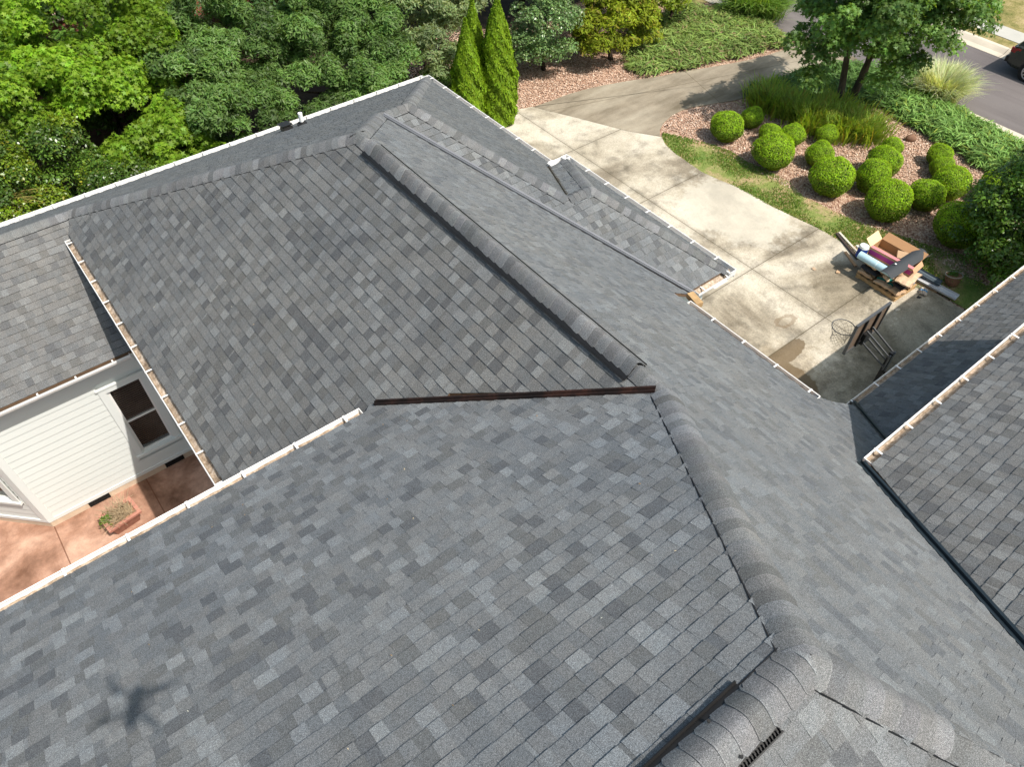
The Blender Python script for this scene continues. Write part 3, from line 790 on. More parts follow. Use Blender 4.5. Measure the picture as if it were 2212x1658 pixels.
# small vent pipes on the tree side
c = on(RT, .672, 1.730)
mb = MB(); mb.tube([c, c+Vector((0, 0, .10))], [.10, .05], 14); mb.tube([c+Vector((0, 0, .02)), c+Vector((0, 0, .05))], .115, 14)
boot = mb.build('pipe_boot', M['rubber'], house)
mb = MB(); mb.tube([c+Vector((0, 0, .08)), c+Vector((0, 0, .30))], .050, 14); mb.tube([c+Vector((0, 0, .296)), c+Vector((0, 0, .304))], .042, 12); mb.build('vent_pipe', M['vinyl'], house)
c = on(RT, .630, 1.735)
mb = MB(); mb.box(c+Vector((0, .0, .06)), (1, 0, 0), (0, .9, -.3), (0, .3, .9), .11, .13, .04); mb.box(c+Vector((0, .06, .13)), (1, 0, 0), (0, 1, -.2), (0, .2, 1), .13, .15, .010)
mb.build('roof_vent', M['black'], house)

# ---- walls
def lap_wall(A, B, z0, z1, holes=(), off=0.0):
    """lap siding from A to B (xy), outward normal to the right of A->B; holes in (s0,s1,z0,z1)"""
    A = Vector((*A, 0)); B = Vector((*B, 0)); d = (B-A).normalized(); L = (B-A).length; n = Vector((d.y, -d.x, 0)); mb = MB()
    z = z0; ex = .172
    while z < z1:
        zt = min(z+ex, z1)
        segs = [(0, L)]
        for (h0, h1, hz0, hz1) in holes:
            if zt > hz0+.001 and z < hz1-.001:
                segs = [q for s0, s1 in segs for q in ((s0, min(s1, h0)), (max(s0, h1), s1)) if q[1]-q[0] > .01]
        for s0, s1 in segs:
            a = A+d*s0; b = A+d*s1
            p = [a+n*.016+Vector((0, 0, z)), b+n*.016+Vector((0, 0, z)), b+n*.003+Vector((0, 0, zt)), a+n*.003+Vector((0, 0, zt))]
            mb.face(p); mb.face([a+Vector((0, 0, z)), b+Vector((0, 0, z)), p[1], p[0]])
            mb.face([a+Vector((0, 0, z)), p[0], p[3]]); mb.face([b+Vector((0, 0, z)), p[2], p[1]])
        z = zt
    for s0, s1, a_, b_ in ([(0, L, z0, z1)] if not holes else []):
        pass
    return mb.build('wall', M['siding'], house)
def panel(a, b, z0, z1, th=.1, mat='siding', name='wall'):
    mb = MB(); a = Vector((*a, 0)); b = Vector((*b, 0)); d = (b-a).normalized(); n = Vector((-d.y, d.x, 0))
    mb.box((a+b)/2+n*(th/2)+Vector((0, 0, (z0+z1)/2)), d, n, (0, 0, 1), (b-a).length/2, th/2, (z1-z0)/2)
    return mb.build(name, M[mat], house)
YW = 11.89
top_l = H-1.1265*U-.19
z_sill = .27
win = (-.50, .42, .76, 2.86)      # x0,x1,z0,z1 outer trim on the courtyard wall
lap_wall((-2.51, YW), (.72, YW), z_sill, top_l, [(win[0]+2.51, win[1]+2.51, win[2], win[3])])
lap_wall((-5.6, 15.0), (-2.515, 11.90), z_sill, top_l, [(2.9, 4.15, .9, 2.7)])
panel((-2.4, YW+.02), (-.52, YW+.02), 0, top_l); panel((.44, YW+.02), (.72, YW+.02), 0, top_l)
panel((-.52, YW+.02), (.44, YW+.02), 0, .78); panel((-.52, YW+.02), (.44, YW+.02), 2.84, top_l)
# foundation band, base board and corner board
mb = MB(); mb.abox(-2.515, .72, YW-.012, YW+.1, .02, .20); mb.build('foundation', M['found'], house)
mb = MB(); mb.abox(-2.53, .72, YW-.03, YW+.02, .195, .285); mb.build('base_board', M['trim'], house)
d45 = Vector((-.708, .708, 0)); n45 = Vector((-.708, -.708, 0))
a = Vector((-2.515, YW, 0)); b = a+d45*3.4
mb = MB(); mb.box((a+b)/2+Vector((0, 0, .11))-n45*.03, d45, n45, (0, 0, 1), 1.7, .042, .09); mb.build('foundation', M['found'], house)
mb = MB(); mb.box((a+b)/2+Vector((0, 0, .24))-n45*.0, d45, n45, (0, 0, 1), 1.7, .03, .045); mb.build('base_board', M['trim'], house)
mb = MB(); mb.box(a+Vector((.055, -.008, (z_sill+top_l)/2)), (1, 0, 0), (0, 1, 0), (0, 0, 1), .065, .020, (top_l-z_sill)/2)
mb.box(a+d45*.06+n45*.008+Vector((0, 0, (z_sill+top_l)/2)), d45, n45, (0, 0, 1), .065, .020, (top_l-z_sill)/2); mb.build('corner_board', M['trim'], house)
# crawl space vents
for x0, x1 in ((-1.77, -1.34), (-.14, .27)):
    mb = MB(); mb.abox(x0, x1, YW-.02, YW-.008, .035, .185)
    for k in range(4): mb.abox(x0+.01, x1-.01, YW-.034, YW-.02, .05+k*.036, .062+k*.036)
    for k in range(9): mb.abox(x0+.01+k*(x1-x0-.03)/8, x0+.018+k*(x1-x0-.03)/8, YW-.03, YW-.02, .04, .18)
    mb.build('crawl_space_vent', M['black'], house)
def window(A, d, n, w, h, name='window', blinds=True):
    """A = lower-left outer corner on wall face, d along, n outward"""
    A = Vector(A); d = Vector(d).normalized(); n = Vector(n).normalized(); up = Vector((0, 0, 1)); t = .125
    mb = MB()
    def bx(s0, s1, z0, z1, d0, d1, m=mb): m.box(A+d*(s0+s1)/2+up*(z0+z1)/2+n*(d0+d1)/2, d, n, up, (s1-s0)/2, (d1-d0)/2, (z1-z0)/2)
    bx(0, t, 0, h-t, 0, .03); bx(w-t, w, 0, h-t, 0, .03); bx(0, w, h-t, h, 0, .032); bx(-.03, w+.03, h, h+.03, 0, .05)
    bx(-.02, w+.02, -.03, .04, -.08, .06)
    for s0, s1 in ((t-.001, t+.02), (w-t-.02, w-t+.001)): bx(s0, s1, .04, h-t, -.12, .0)
    o = mb.build('window', M['trim'], house)
    f = MB(); s0, s1 = t+.02, w-t-.02; zm = (h-t+.04)/2
    for (z0, z1, dd) in ((.04, zm+.02, -.06), (zm-.02, h-t, -.03)):
        bx(s0, s0+.035, z0, z1, dd-.015, dd+.015, f); bx(s1-.035, s1, z0, z1, dd-.015, dd+.015, f)
        bx(s0+.035, s1-.035, z0, z0+.045, dd-.015, dd+.015, f); bx(s0+.035, s1-.035, z1-.04, z1, dd-.015, dd+.015, f)
    f.build('sash', M['white'], o)
    for (z0, z1, dd) in ((.085, zm-.02, -.062), (zm+.025, h-t-.04, -.032)):
        p = MB(); bx(s0+.035, s1-.035, z0, z1, dd-.003, dd+.003, p); p.build('pane', M['glass'], o)
    if blinds:
        bl = MB(); k = int((h-t-.08)/.056)
        for i in range(k):
            z = .07+i*.056; c = A+d*(s0+s1)/2+up*z+n*(-.115)
            bl.box(c, d, (n*.82+up*.57).normalized(), (n*.57-up*.82).normalized(), (s1-s0)/2-.01, .0225, .0015)
        bl.build('blind', M['blind'], o)
    bk = MB(); bx(0, w, 0, h, -.20, -.19, bk); bk.build('reveal', M['dark'], o)
    return o
window((win[0], YW-.005, win[2]), (1, 0, 0), (0, -1, 0), win[1]-win[0], win[3]-win[2])
wa = a+d45*.25
window((a+d45*1.42+n45*.01+Vector((0, 0, .9)))[:], -d45, n45, 1.18, 1.8)
# plain outer walls that close the house off below its eaves
def zt(d): return H-d*U-.2
panel((.72, 5.35), (.72, 11.9), .0, zt(1.0), th=.12)
panel((-7, 5.45), (.72, 5.45), .0, zt(.834), th=.12)
panel((-7.9, 16.35), (9.9, 16.35), .0, zt(1.1265), th=.12)
panel((9.9, 16.4), (9.9, 10.55), .0, zt(1.1265), th=.12)
panel((9.7, 10.45), (9.7, 6.3), .0, zt(1.0636), th=.12)
panel((8.15, 6.3), (9.7, 6.3), .0, zt(1.0636), th=.12)
panel((8.1, 6.3), (8.1, 2.4), .0, zt(1.026), th=.12)
panel((8.1, 2.4), (20.0, 2.4), .0, zt(1.12), th=.12)
panel((7.0, 1.0), (12.3, 1.0), zt(1.0), zt(.8626), th=.12)
panel((12.3, 1.0), (12.3, -5.3), .0, zt(.8626), th=.12)
mb = MB(); mb.face([(12.35, 1.0, H-.8626*U-.2), (12.35, -6.3, H-.8626*U-.2), (12.35, -2.64, H-(.618*U)-.1)]); mb.build('gable', M['siding'], house)
panel((20.0, 2.4), (20.0, -5.0), .0, zt(1.12), th=.12)
# bits of debris lying on the roof
mb = MB(); g_ = random.Random(5)
for (x, y, pl) in [(g_.uniform(-.1, .4), g_.uniform(.08, .6), RN) for _ in range(26)] + [(g_.uniform(.1, .42), g_.uniform(.75, 1.3), RW) for _ in range(12)] + [(g_.uniform(.45, .9), g_.uniform(0, .9), RE) for _ in range(10)]:
    if pl is RN and x > .2752+(y-.020)*.675-.03: continue
    c = on(pl, x, y, .020); t_ = g_.uniform(0, 6.28); s_ = g_.uniform(.006, .015); u_ = Vector((math.cos(t_), math.sin(t_), 0)); v_ = Vector((-u_.y, u_.x, 0))
    c1 = g_.choice([(.45, .30, .16), (.55, .45, .30), (.30, .20, .10), (.5, .5, .42)])
    mb.face([c-u_*s_, c-v_*s_*.35+Vector((0, 0, .006)), c+u_*s_, c+v_*s_*.35+Vector((0, 0, .004))], c1)
setp(mb.build('leaf_litter', M['chips']), 'tiny scraps of dry leaf and twig scattered over the dark shingles', 'leaf litter', kind='stuff')

# ================================================================== PLANTS
# ---- clipped boxwood balls
def ball_mesh(name, seed, n=15000):
    g = np.random.default_rng(seed)
    d = g.normal(size=(n, 3)); d /= np.linalg.norm(d, axis=1, keepdims=True)
    ph = g.uniform(0, 6, 8)
    def rad(d): return 1+.055*np.sin(d[:, 0]*3+ph[6])*np.cos(d[:, 1]*3+ph[7])+.045*np.sin(d[:, 0]*4+ph[0])*np.sin(d[:, 1]*5+ph[1])+.03*np.sin(d[:, 2]*6+ph[2]+d[:, 0]*3)+.02*np.sin(d[:, 1]*11+ph[3])*np.sin(d[:, 0]*12+ph[4])+.012*np.sin(d[:, 2]*19+ph[5])*np.sin(d[:, 0]*17)
    z = d[:, 2]; prof = np.where(z < 0, 1-.16*np.abs(z)**1.2, 1.0)
    r = rad(d)*(1+g.normal(0, .022, n))
    pos = d*r[:, None]; pos[:, 0] *= prof; pos[:, 1] *= prof; pos[:, 2] *= .96
    nrm = d+g.normal(0, .55, (n, 3))
    new = (z > .15)  # top-lit look put into the colour: upper leaves brighter, lower ones darker
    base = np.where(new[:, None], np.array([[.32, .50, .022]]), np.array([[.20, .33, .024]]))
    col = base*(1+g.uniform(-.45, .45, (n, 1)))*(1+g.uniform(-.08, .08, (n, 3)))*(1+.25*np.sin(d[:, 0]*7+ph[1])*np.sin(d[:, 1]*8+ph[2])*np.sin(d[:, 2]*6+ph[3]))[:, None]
    k_ = g.random(n) < .05; col[k_] = np.array([.30, .24, .07])*(1+g.uniform(-.3, .3, (k_.sum(), 1)))
    mb = MB(); rows = []
    for i in range(13):
        th = math.pi*i/12; row = []
        for k in range(20):
            p = 2*math.pi*k/20; q = np.array([[math.sin(th)*math.cos(p), math.sin(th)*math.sin(p), math.cos(th)]])
            rr = float(rad(q)[0])*.90; pf = 1-.16*abs(q[0, 2])**1.2 if q[0, 2] < 0 else 1
            row.append((q[0, 0]*rr*pf, q[0, 1]*rr*pf, q[0, 2]*rr*.95))
        rows.append(row)
    mb.grid(rows, closed=True)
    mb.tube([(0, 0, -1.15), (0, 0, -.8)], .09, 6)
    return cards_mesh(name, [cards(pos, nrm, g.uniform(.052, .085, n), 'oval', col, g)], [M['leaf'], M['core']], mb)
BALL = [ball_mesh('boxwood_ball', s) for s in (3, 4, 5, 6)]
balls = [
 (1571, 273, 36, 'round boxwood ball at the driveway curve, first of the bed'),
 (1625, 254, 24, 'small boxwood ball behind the first one, close to the strappy iris leaves'),
 (1664, 291, 25, 'low boxwood ball almost merged behind the big one beside the lawn corner'),
 (1672, 325, 44, 'large boxwood ball beside the widest part of the lawn strip'),
 (1713, 291, 27, 'medium boxwood ball against the near end of the iris clump'),
 (1787, 290, 24, 'small boxwood ball tucked against the middle of the iris clump'),
 (1771, 334, 30, 'medium boxwood ball in the gap between the two large lawn-side balls'),
 (1798, 379, 47, 'largest boxwood ball in the middle of the lawn-side row'),
 (1926, 319, 24, 'small boxwood ball nearest the brown stone in the mulch'),
 (1909, 350, 36, 'boxwood ball just in front of the small one near the stone'),
 (1886, 383, 37, 'boxwood ball leaning on the right side of the largest one'),
 (1919, 435, 47, 'big boxwood ball above the pallet of scraps, lawn side'),
 (2003, 421, 38, 'boxwood ball to the right of the big one above the pallet'),
 (2031, 336, 27, 'small boxwood ball at the far end beside the spreading juniper'),
 (2036, 362, 26, 'small boxwood ball squeezed between its neighbours near the juniper'),
 (2053, 396, 39, 'rounded boxwood ball in front of the small pair near the juniper'),
 (2073, 487, 53, 'widest boxwood ball, standing alone beside the tall dark evergreen'),
 (2158, 402, 42, 'boxwood ball at the right edge beside the juniper bank'),
 (2194, 428, 38, 'boxwood ball half cut off by the right edge of the picture'),
 (2158, 462, 34, 'shaded boxwood ball squeezed against the tall dark evergreen')]
for i, (px, py, r, lab) in enumerate(balls):
    Rm = 1.0
    for _ in range(6):
        p = gp(px, py, Rm*.92); dep = -(ROT.transposed() @ (p-Vector((0, 0, H)))).z; Rm = r*dep/F*.97
    o = bpy.data.objects.new('boxwood_ball', BALL[i % 4]); scene.collection.objects.link(o)
    zs = rng.uniform(.93, 1.05)
    o.location = (p.x, p.y, Rm*.92*zs); o.scale = (Rm, Rm, Rm*zs); o.rotation_euler = (0, 0, rng.uniform(0, 6.28))
    setp(o, lab, 'shrub', 'clipped boxwood balls in the mulch bed')

# ---- trees
def tree(name, label, cat, foot, lobes, tk, group=None, trunkspec=None, **kw):
    t = empty(name, foot, label, cat, group)
    g = np.random.default_rng(abs(hash(label)) % 1000 if False else sum(map(ord, label)))
    b = Vector(foot)
    loc_l = [(l[0], l[1], l[2], l[3], l[4], l[5]) for l in lobes]
    me = crown_mesh('crown', loc_l, g=g, **kw)
    o = link('crown', me, t)
    if trunkspec:
        for (dx, dy, tx, ty, tz, r0, r1, limbs) in trunkspec:
            trunk(t, b+Vector((dx, dy, -.05)), b+Vector((tx, ty, tz)), r0, r1, [(q, b+Vector(e), ra) for q, e, ra in limbs], tk)
    return t
GUM = (.185, .315, .022); OAK = (.130, .225, .055); PALE = (.21, .28, .12); DARKLEAF = (.085, .160, .020)
# two-trunk sweetgum by the street
sx, sy = 24.75, 12.3
tree('sweetgum_tree', 'two-trunked star-leaved tree standing in the mulch bed beside the street', 'tree', (sx, sy, 0),
     [(-.2, -.4, 3.6, 1.7, 1.6, 1.4), (-2.5, .4, 3.1, 1.1, 1.0, .8), (-3.0, .2, 2.3, .6, .6, .5), (-.2, -1.4, 3.0, 1.3, 1.2, 1.1), (-.4, -1.6, 4.0, 1.4, 1.3, 1.1), (.9, -2.1, 4.2, 1.2, 1.1, .9), (-.6, -1.3, 1.9, .7, .7, .6), (-2.0, -.5, 4.4, 1.5, 1.4, 1.1), (.8, .2, 4.4, 1.6, 1.4, 1.1)], 'bark',
     trunkspec=[(-.15, .12, -.5, .5, 3.6, .13, .07, [(.6, (-2.3, .5, 3.1), .05), (.9, (-1.8, -.3, 4.4), .05)]), (.15, -.15, .3, -.3, 4.0, .16, .08, [(.5, (-.4, -1.3, 2.6), .05), (.8, (.8, -1.8, 4.2), .06), (.9, (.9, .3, 4.6), .05)])],
     base=(.140, .250, .055), n=40000, nclump=170, clump_r=.46, size=.15, shape='star', tone=.3, hi=((.14, .22, .03), .06), low=-.8)
tree('sweetgum_tree', 'bright yellow-green star-leaved tree at the upper left behind the roof', 'tree', (3.6, 24.5, 0),
     [(0, -.8, 4.4, 2.4, 1.8, 1.3), (-2.2, -.6, 4.2, 1.8, 1.6, 1.2), (1.9, -.8, 3.7, 1.7, 1.3, 1.1), (.2, -2.2, 3.5, 1.8, 1.1, .9), (-1.9, -2.4, 3.7, 1.4, 1.0, .9)], 'bark',
     trunkspec=[(0, 0, .2, .2, 5, .18, .07, [(.6, (1.6, .6, 4.8), .07), (.65, (-1.7, .4, 4.6), .07)])],
     base=GUM, n=64000, nclump=115, clump_r=.56, size=.14, shape='star', tone=.40, hi=((.22, .32, .035), .10))
tree('sweetgum_tree', 'low bright star-leaved sapling just over the long gutter, left of centre', 'tree', (4.0, 20.1, 0),
     [(0, 0, 2.3, 1.2, .9, .8), (.5, .3, 2.7, .9, .7, .6), (-.7, .0, 2.2, .9, .7, .6)], 'bark',
     trunkspec=[(0, 0, .05, .05, 2.3, .06, .03, [])],
     base=GUM, n=12000, nclump=46, clump_r=.40, size=.16, shape='star', tone=.2, hi=((.20, .30, .03), .10))
tree('sweetgum_tree', 'star-leaved tree in the top left corner with drooping branches', 'tree', (-.6, 26.5, 0),
     [(0, -1.5, 4.6, 2.8, 2.0, 1.6), (1.2, -3.5, 4.4, 1.4, 1.2, .9), (-1.5, -3.0, 4.0, 1.8, 1.6, 1.1)], 'bark',
     trunkspec=[(0, 0, .2, 0, 5, .17, .07, [])],
     base=(.150, .27, .030), n=24000, nclump=80, clump_r=.62, size=.17, shape='star', tone=.3, hi=((.2, .3, .03), .06))
# dark fine-leaved evergreen shrub, lower left
tree('holly_shrub', 'dark fine-leaved evergreen mass at the left edge over the gutter', 'shrub', (.2, 20.0, 0),
     [(0, -.4, 1.8, 1.6, 1.1, 1.1), (1.9, -.3, 1.6, 1.2, 1.0, 1.1), (-1.3, -.2, 2.2, 1.3, 1.1, 1.2), (.8, .6, 2.6, 1.7, 1.1, 1.0), (-.9, .8, 3.0, 1.5, 1.2, 1.0)], 'darkbark',
     trunkspec=[(0, 0, .1, .1, 1.6, .08, .04, [])], mat='waxleaf',
     base=DARKLEAF, n=52000, nclump=110, clump_r=.45, size=.085, tone=.4, hi=((.15, .18, .03), .08), hue2=((1.5, 1.2, .6), .2))
# blue-green oaks
oaks = [((6.0, 20.6, 0), [(-.7, -.3, 2.7, 1.1, .9, .8), (.6, -.4, 2.2, 1.2, .9, .8), (.9, 1.2, 3.0, 1.5, 1.0, .9), (-.5, .9, 3.2, 1.2, 1.0, .8)], 'bluish oak with ruffled leaf clumps right behind the gutter, left of the white vent pipe'),
        ((9.3, 20.9, 0), [(-.6, -.4, 2.1, 1.2, .9, .8), (1.0, -.4, 2.1, 1.2, .9, .8), (0, .8, 2.9, 1.4, 1.0, .9), (1.7, .6, 2.5, 1.0, .9, .8)], 'bluish oak with ruffled leaf clumps right behind the gutter, right of the white vent pipe'),
        ((8.2, 23.4, 0), [(.6, -.6, 3.6, 1.8, 1.4, 1.1), (-1.4, -.3, 3.9, 1.6, 1.3, 1.0), (2.4, -.3, 3.2, 1.5, 1.3, 1.0)], 'taller bluish oak at the top, behind the low pair'),
        ((11.6, 22.6, 0), [(0, -.5, 2.9, 1.4, 1.2, 1.0), (-.2, -1.5, 2.2, 1.0, .8, .7), (.9, .6, 3.4, 1.4, 1.2, 1.0), (-1.0, .4, 3.3, 1.2, 1.1, .9)], 'bluish oak at the top, left of the silvery drooping tree')]
for i, (b, lob, lab) in enumerate(oaks):
    tree('oak_tree', lab, 'tree', b, lob, 'darkbark', group='oaks behind the house',
         trunkspec=[(0, 0, .15, .1, lob[0][2]+.3, .14, .06, [(.6, (1.0, .3, lob[0][2]), .05), (.7, (-.9, .2, lob[0][2]), .05)])],
         base=OAK, n=34000 if i < 2 else 38000, nclump=58 if i < 2 else 76, clump_r=.42, size=.115, tone=.42, hi=((.16, .23, .09), .10), flat=.9, shape='spray')
tree('silverberry_tree', 'loose silvery-green drooping tree behind the two column evergreens', 'tree', (13.4, 22.0, 0),
     [(0, 0, 2.6, 1.3, 1.1, 1.0), (1.3, .3, 2.6, 1.3, 1.1, 1.0), (-.6, -1.0, 1.9, .9, .8, .8), (2.6, .8, 2.4, 1.3, 1.2, 1.1), (.4, -1.3, 1.2, .9, .7, .7)], 'darkbark',
     trunkspec=[(0, 0, .3, .1, 2.7, .09, .04, [(.4, (1.0, -.4, 2.0), .04), (.5, (-.9, -.3, 2.0), .04)]), (.4, .2, 1.6, .6, 2.6, .08, .03, [])],
     base=PALE, n=22000, nclump=84, clump_r=.38, size=.12, tone=.28, hi=((.30, .34, .16), .12), shape='spray')
tree('laurel_shrub', 'big rounded grey-green shrub between the column evergreens and the yellow-green cedar', 'shrub', (18.0, 20.9, 0),
     [(0, 0, 1.5, 1.35, 1.2, 1.35), (.2, .8, 2.5, 1.2, 1.1, 1.0), (-.3, .2, .9, 1.2, 1.1, .8)], 'darkbark', trunkspec=[(0, 0, .1, .1, 2, .08, .04, [])], mat='waxleaf',
     base=(.14, .235, .075), n=21000, nclump=90, clump_r=.36, size=.095, tone=.22, hi=((.22, .29, .11), .12))
tree('cedar_tree', 'yellow-green feathery cedar at the driveway bend', 'tree', (20.6, 20.0, 0),
     [(0, 0, 1.3, 1.5, 1.3, 1.2), (.6, .7, 2.4, 1.3, 1.2, 1.2), (-.9, .2, 1.1, 1.0, 1.0, .9), (1.2, -.1, 1.0, 1.0, .9, .8), (-.4, 1.2, 2.7, 1.1, 1.1, 1.2)], 'darkbark', trunkspec=[(0, 0, .1, .1, 3, .10, .04, [])],
     base=(.20, .25, .014), n=24000, nclump=90, clump_r=.38, size=.14, tone=.3, shape='spray', mat='needle', hi=((.24, .20, .03), .10))
more = [((24.4, 20.6, 0), [(0, 0, 1.6, 1.4, 1.1, 1.1), (-1.0, .4, 1.6, 1.1, 1.0, 1.0)], (.20, .27, .02), 'lime-yellow bushy tree at the top edge, left of the fountain grass'),
        ((22.9, 22.3, 0), [(0, 0, 2.2, 1.5, 1.2, 1.2), (1.0, .6, 2.4, 1.2, 1.1, 1.0)], (.12, .21, .03), 'mid-green bushy tree at the top edge behind the cedar')]
for b, lob, colr, lab in more:
    tree('bushy_tree', lab, 'tree', b, lob, 'darkbark', trunkspec=[(0, 0, .1, .1, 1.8, .08, .04, [])], base=colr, n=11000, nclump=50, clump_r=.4, size=.12, tone=.3, hi=((.3, .33, .03), .12))
# background trees further back fill the gaps towards the brick house
back = [((4.2, 26.2, 0), 3.4, (.10, .19, .03), 'small green tree filling the gap under the bright star-leaved tree'), ((-5, 24, 0), 5.4, (.085, .15, .03), 'broad dark green tree beyond the left edge evergreens'), ((1.2, 29.5, 0), 5.5, (.09, .16, .025), 'shaded green tree behind the bright star-leaved one'),
        ((6.0, 29.8, 0), 4.6, (.07, .135, .035), 'dark tree at the top edge in front of the brick wall'), ((11.5, 29.0, 0), 4.8, (.06, .125, .035), 'dark tree at the top edge left of the silvery one'),
        ((16.8, 27.8, 0), 4.6, (.075, .14, .035), 'dark tree behind the column evergreens'), ((20.6, 25.6, 0), 4.4, (.075, .135, .03), 'green tree behind the cedar at the top edge'), ((25.4, 25.6, 0), 4.0, (.09, .15, .03), 'green tree beyond the driveway mouth at the top edge')]
for b, h_, colr, lab in back:
    tree('broadleaf_tree', lab, 'tree', b, [(0, 0, h_*.60, 2.4, 1.8, h_*.28), (1.5, .6, h_*.66, 1.7, 1.4, h_*.25), (-1.6, .3, h_*.62, 1.8, 1.4, h_*.26), (.2, -1.2, h_*.36, 1.7, 1.1, h_*.22)], 'darkbark',
         trunkspec=[(0, 0, .1, .1, h_*.7, .15, .06, [(.6, (1.0, .5, h_*.7), .05)])], base=colr, n=19000, nclump=80, clump_r=.58, size=.17, tone=.3)
# low leafy undergrowth below the oaks
und = [((x, y, 0), lab) for x, y, lab in ((2.4, 21.6, 'dark undergrowth bush in the gap between the bright tree and the dark evergreen mass'), (4.6, 22.4, 'dark undergrowth bush in the gap right of the bright tree'), (10.9, 21.6, 'dark undergrowth bush between the right-hand oaks'), (-1.2, 22.4, 'dark undergrowth bush behind the evergreen mass at the left edge'), (3.2, 19.3, 'dark undergrowth bush below the bright sapling'), (6.2, 19.2, 'dark undergrowth bush below the left oak'), (8.9, 19.4, 'dark undergrowth bush between the two low oaks'), (12.1, 20.2, 'low dark bush at the roof corner, left of the column evergreens'))]
for b, lab in und:
    tree('undergrowth_bush', lab, 'shrub', b, [(0, 0, .8, 1.5, .9, .7), (.9, .4, .7, .9, .7, .6)], 'darkbark', group='undergrowth bushes behind the house', base=(.08, .15, .022), n=7000, nclump=36, clump_r=.38, size=.11, tone=.35)
# tall dark magnolia-like evergreen at the right edge
tree('evergreen_tree', 'tall dense dark evergreen at the right edge beside the lower roof', 'tree', (21.0, 4.3, 0),
     [(0, 0, 1.5, 1.6, 1.5, 1.5), (.3, -.6, 2.6, 1.4, 1.4, 1.2), (-.3, -.8, 1.2, 1.4, 1.3, 1.2), (.2, -1.3, 3.0, 1.3, 1.3, 1.1), (.5, .3, 3.0, 1.1, 1.1, 1.0), (-.1, .5, .9, 1.5, 1.2, 1.0), (-.4, -.7, .5, 1.5, 1.2, .6)], 'darkbark',
     trunkspec=[(0, 0, .1, -.3, 2.6, .12, .05, [])], mat='waxleaf',
     base=(.105, .20, .020), n=60000, nclump=170, clump_r=.42, size=.10, tone=.3, hi=((.17, .20, .03), .07))

# column arborvitae
def column(base, h, r, lab, seed):
    r = r*1.14
    t = empty('arborvitae', base, lab, 'tree', 'column evergreens at the roof corner'); g = np.random.default_rng(seed); n = 16000
    u = g.random(n)**1.15; th = g.uniform(0, 2*math.pi, n)
    prof = r*np.clip(1.0-u**2.7, .0, 1)*(.82+.18*np.sin(u*3.1+.4))
    lump = 1+.06*np.sin(th*5+u*14)+.06*np.sin(th*3-u*23+1)+.06*np.sin(th*9+u*40)
    rr = prof*lump*(1-np.abs(g.normal(0, .10, n)))
    pos = np.stack([np.cos(th)*rr, np.sin(th)*rr, .12+u*h], 1)
    nrm = np.stack([np.cos(th), np.sin(th), np.full(n, .3)], 1)+g.normal(0, .35, (n, 3))
    dr = np.stack([np.cos(th)*.5, np.sin(th)*.5, np.ones(n)], 1)+g.normal(0, .35, (n, 3))
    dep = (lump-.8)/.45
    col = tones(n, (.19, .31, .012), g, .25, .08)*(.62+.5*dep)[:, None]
    mb = MB(); mb.tube([(0, 0, .1), (0, 0, h*.45), (0, 0, h*.8), (0, 0, h*.97)], [r*.78, r*.66, r*.38, .03], 14)
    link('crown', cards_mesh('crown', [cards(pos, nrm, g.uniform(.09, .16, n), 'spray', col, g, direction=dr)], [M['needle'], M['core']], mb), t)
    trunk(t, base, Vector(base)+Vector((0, 0, h*.7)), .07, .03)
column((13.25, 19.15, 0), 3.55, .52, 'left and shorter of the column evergreens at the roof corner', 41)
column((14.35, 19.0, 0), 4.05, .60, 'right and tallest of the column evergreens at the roof corner', 42)
column((14.05, 19.9, 0), 3.75, .45, 'middle column evergreen, set behind the other two', 43)

